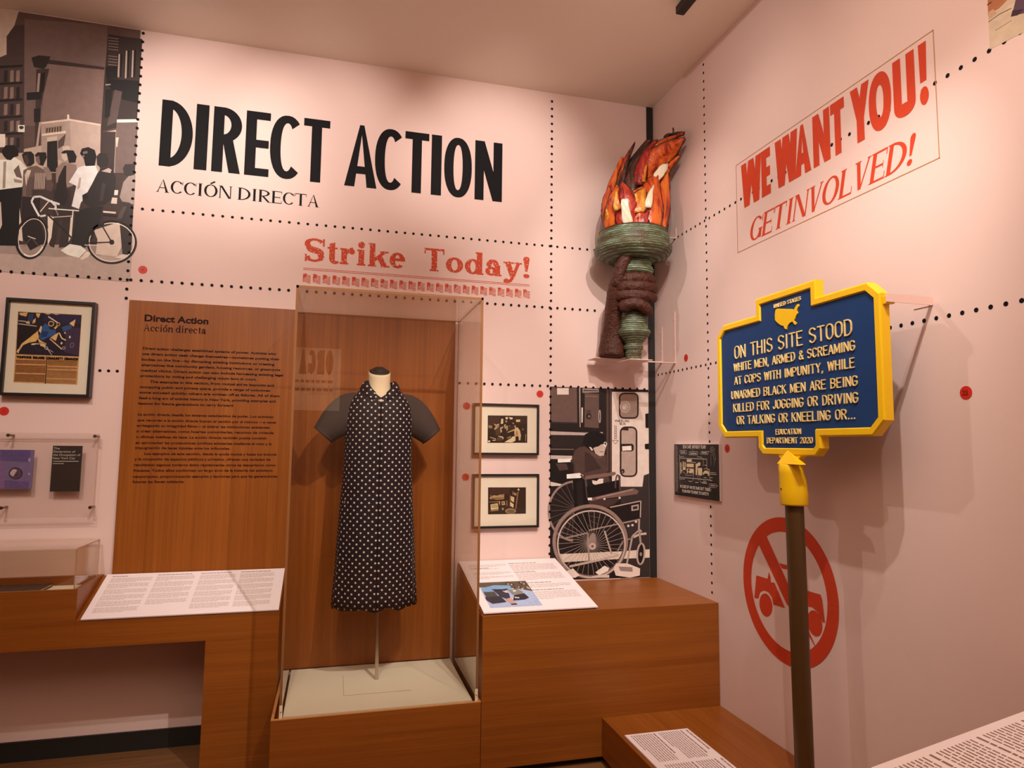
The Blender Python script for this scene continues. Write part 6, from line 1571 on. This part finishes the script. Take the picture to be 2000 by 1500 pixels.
# forearm, palm, fingers and thumb: skinned chains, root at the wrist
def skin(name, pts, rad, m, parent, root=0, sub=2):
    me = bpy.data.meshes.new(name); org = wloc(parent)
    me.from_pydata([(Vector(p) - org)[:] for p in pts], [(k, k + 1) for k in range(len(pts) - 1)], [])
    me.materials.append(M[m]); o = bpy.data.objects.new(name, me); col.objects.link(o); o.parent = parent
    sk = o.modifiers.new('skin', 'SKIN'); sk.use_smooth_shade = True
    for k, v in enumerate(me.skin_vertices[0].data):
        v.radius = rad[k] if isinstance(rad[k], tuple) else (rad[k], rad[k]); v.use_root = (k == root)
    o.modifiers.new('smooth', 'SUBSURF').render_levels = sub
    tx = bpy.data.textures.get('sculpt_lumps') or bpy.data.textures.new('sculpt_lumps', 'CLOUDS')
    tx.noise_scale = .022; tx.noise_depth = 3
    o.modifiers.new('more', 'SUBSURF').render_levels = 1
    dm = o.modifiers.new('lumps', 'DISPLACE'); dm.texture = tx; dm.strength = .012; dm.mid_level = .5; dm.texture_coords = 'LOCAL'
    return o
A = lambda px, py, Y: onY(px, py, Y)
t2 = t
skin('forearm_and_palm', [A(1196, 698.5, 3.83), A(1196, 696.5, 3.83), A(1197, 670, 3.83), A(1201, 630, 3.81), A(1205, 600, 3.77), A(1208, 575, 3.735), A(1211, 550, 3.715), A(1214, 535, 3.71)],
     [.094, .096, .090, .080, .080, .080, .074, .05], 'skin', t2, root=3)
def finger(z, n, r, R_, drop, a0=186, a1=350):
    """starts in the palm left of the handle, crosses its front and ends on its right side"""
    P = []
    for k in range(7):
        a = math.radians(a0 + (a1 - a0) * k / 6)
        P.append((TX + R_ * math.cos(a) * 1.04, TY + R_ * math.sin(a), z - drop * math.sin(PI * .55 * k / 6)))
    skin('finger', P[:n], [r * f for f in (1.15, 1.12, 1.0, 1.14, .94, 1.0, .74)][:n - 1] + [r * .62], 'skin', t2)
finger(2.612, 7, .037, .117, -.004, 190, 338)
finger(2.566, 7, .040, .121, .006, 190, 350)
finger(2.516, 7, .039, .119, .010, 190, 346)
skin('thumb', [(TX - .105, TY - .045, 2.430), (TX - .088, TY - .085, 2.452), (TX - .050, TY - .118, 2.462), (TX - .002, TY - .128, 2.448), (TX + .046, TY - .112, 2.418), (TX + .070, TY - .085, 2.396)], [.046, .044, .040, .041, .036, .024], 'skin', t2)
skin('finger', [A(1206, 562, 3.69), A(1207, 545, 3.67), A(1211, 528, 3.655), A(1216, 513, 3.645), A(1224, 500, 3.64), A(1229, 493, 3.64)], [.046, .042, .038, .040, .036, .024], 'skin', t2)
# two painted shelf brackets under arm and torch, and one behind the bowl
def shelf(label, y, z, xa, xb, zt, px0, px1, py0, py1):
    t = thing('shelf_bracket', (RIGHT, y, z), label, 'bracket')
    mb = MB(); mb.box(px0, px1, py0, py1, z - .004, z); mb.build('plate', 'bracket', t)
    mb = MB(); mb.box(px1 + .0003, RIGHT - .0035, y - .012, y + .012, z - .004, z); mb.build('arm', 'bracket', t)
    mb = MB(); mb.box(RIGHT - .0032, RIGHT - .0004, y - .012, y + .012, z - .004, zt); up = mb.build('upright', 'bracket', t)
    for q in (.3, .85):
        mb = MB(); zz = z + (zt - z) * q; mb.tube([(RIGHT - .0032, y, zz), (RIGHT - .006, y, zz)], .004, n=10); mb.build('screw', 'bracket', up)
shelf('lower pink shelf bracket under the green torch handle', 3.73, 2.122, 0, 0, 2.447, 1.700, 1.850, 3.64, 3.83)
shelf('pink shelf bracket under the brown forearm, deeper in the corner', 3.90, 2.148, 0, 0, 2.375, 1.560, 1.780, 3.835, 3.965)
t = thing('wall_bracket', (RIGHT, 3.70, 2.97), 'short pink bracket bracing the torch bowl to the right wall', 'bracket')
mb = MB(); mb.box(1.960, RIGHT - .0035, 3.692, 3.708, 2.908, 2.912); mb.build('arm', 'bracket', t)
mb = MB(); mb.box(RIGHT - .0032, RIGHT - .0004, 3.692, 3.708, 2.908, 2.975); mb.build('upright', 'bracket', t)

# ================================================================== CEILING AND THE FAR SIDE OF THE ROOM
t = thing('lighting_track', (1.678, 1.0, CEIL - .04), 'black lighting track end on the ceiling near the corner', 'lighting track')
mb = MB(); mb.box(1.655, 1.701, -2.4, 2.955, 3.852, 3.892); mb.build('rail', 'black', t)
mb = MB(); mb.box(1.656, 1.700, 2.9555, 2.962, 3.853, 3.891); mb.build('end_cap', 'black', t)
for k, y in enumerate((2.4, .6, -1.4)):
    mb = MB(); mb.tube([(1.678, y, 3.8922), (1.678, y, CEIL - .0003)], .008, n=10); mb.build('hanger', 'black', t)
t = thing('wall_board', (.2, FRONT, 2.0), 'pale board with a dark ORGA heading on the wall opposite, seen mirrored in the case', 'sign')
vy = 2 * (CY0) - FRONT
a, b = onY(578, 678, vy), onY(664, 762, vy)
mb = MB(); mb.box(a.x - .55, b.x, FRONT + .001, FRONT + .012, b.z - .3, a.z); mb.build('board', 'cream', t)
FF = Frame((0, FRONT + .012, 0), (-1, 0, 0), (0, 0, 1), (0, 1, 0))
c, d = onY(582, 730, vy), onY(652, 685, vy); mb = MB()
x = -d.x; hh = d.z - c.z; wl = (d.x - c.x) / 4.15
for ch in 'ORGA':
    put(mb, glyph(ch, wl / hh * .92, .15, .13), FF, x, c.z, hh, hh, h=.001); x += wl * 1.05
for k in range(2):
    rr = random.Random(k); xx = -d.x
    while xx < -c.x:
        ln = rr.uniform(.03, .08); mb.face([FF.at(xx, c.z - .12 - k * .12, .001), FF.at(xx + ln, c.z - .12 - k * .12, .001), FF.at(xx + ln, c.z - .08 - k * .12, .001), FF.at(xx, c.z - .08 - k * .12, .001)]); xx += ln + .02
mb.build('lettering', 'ink', t)
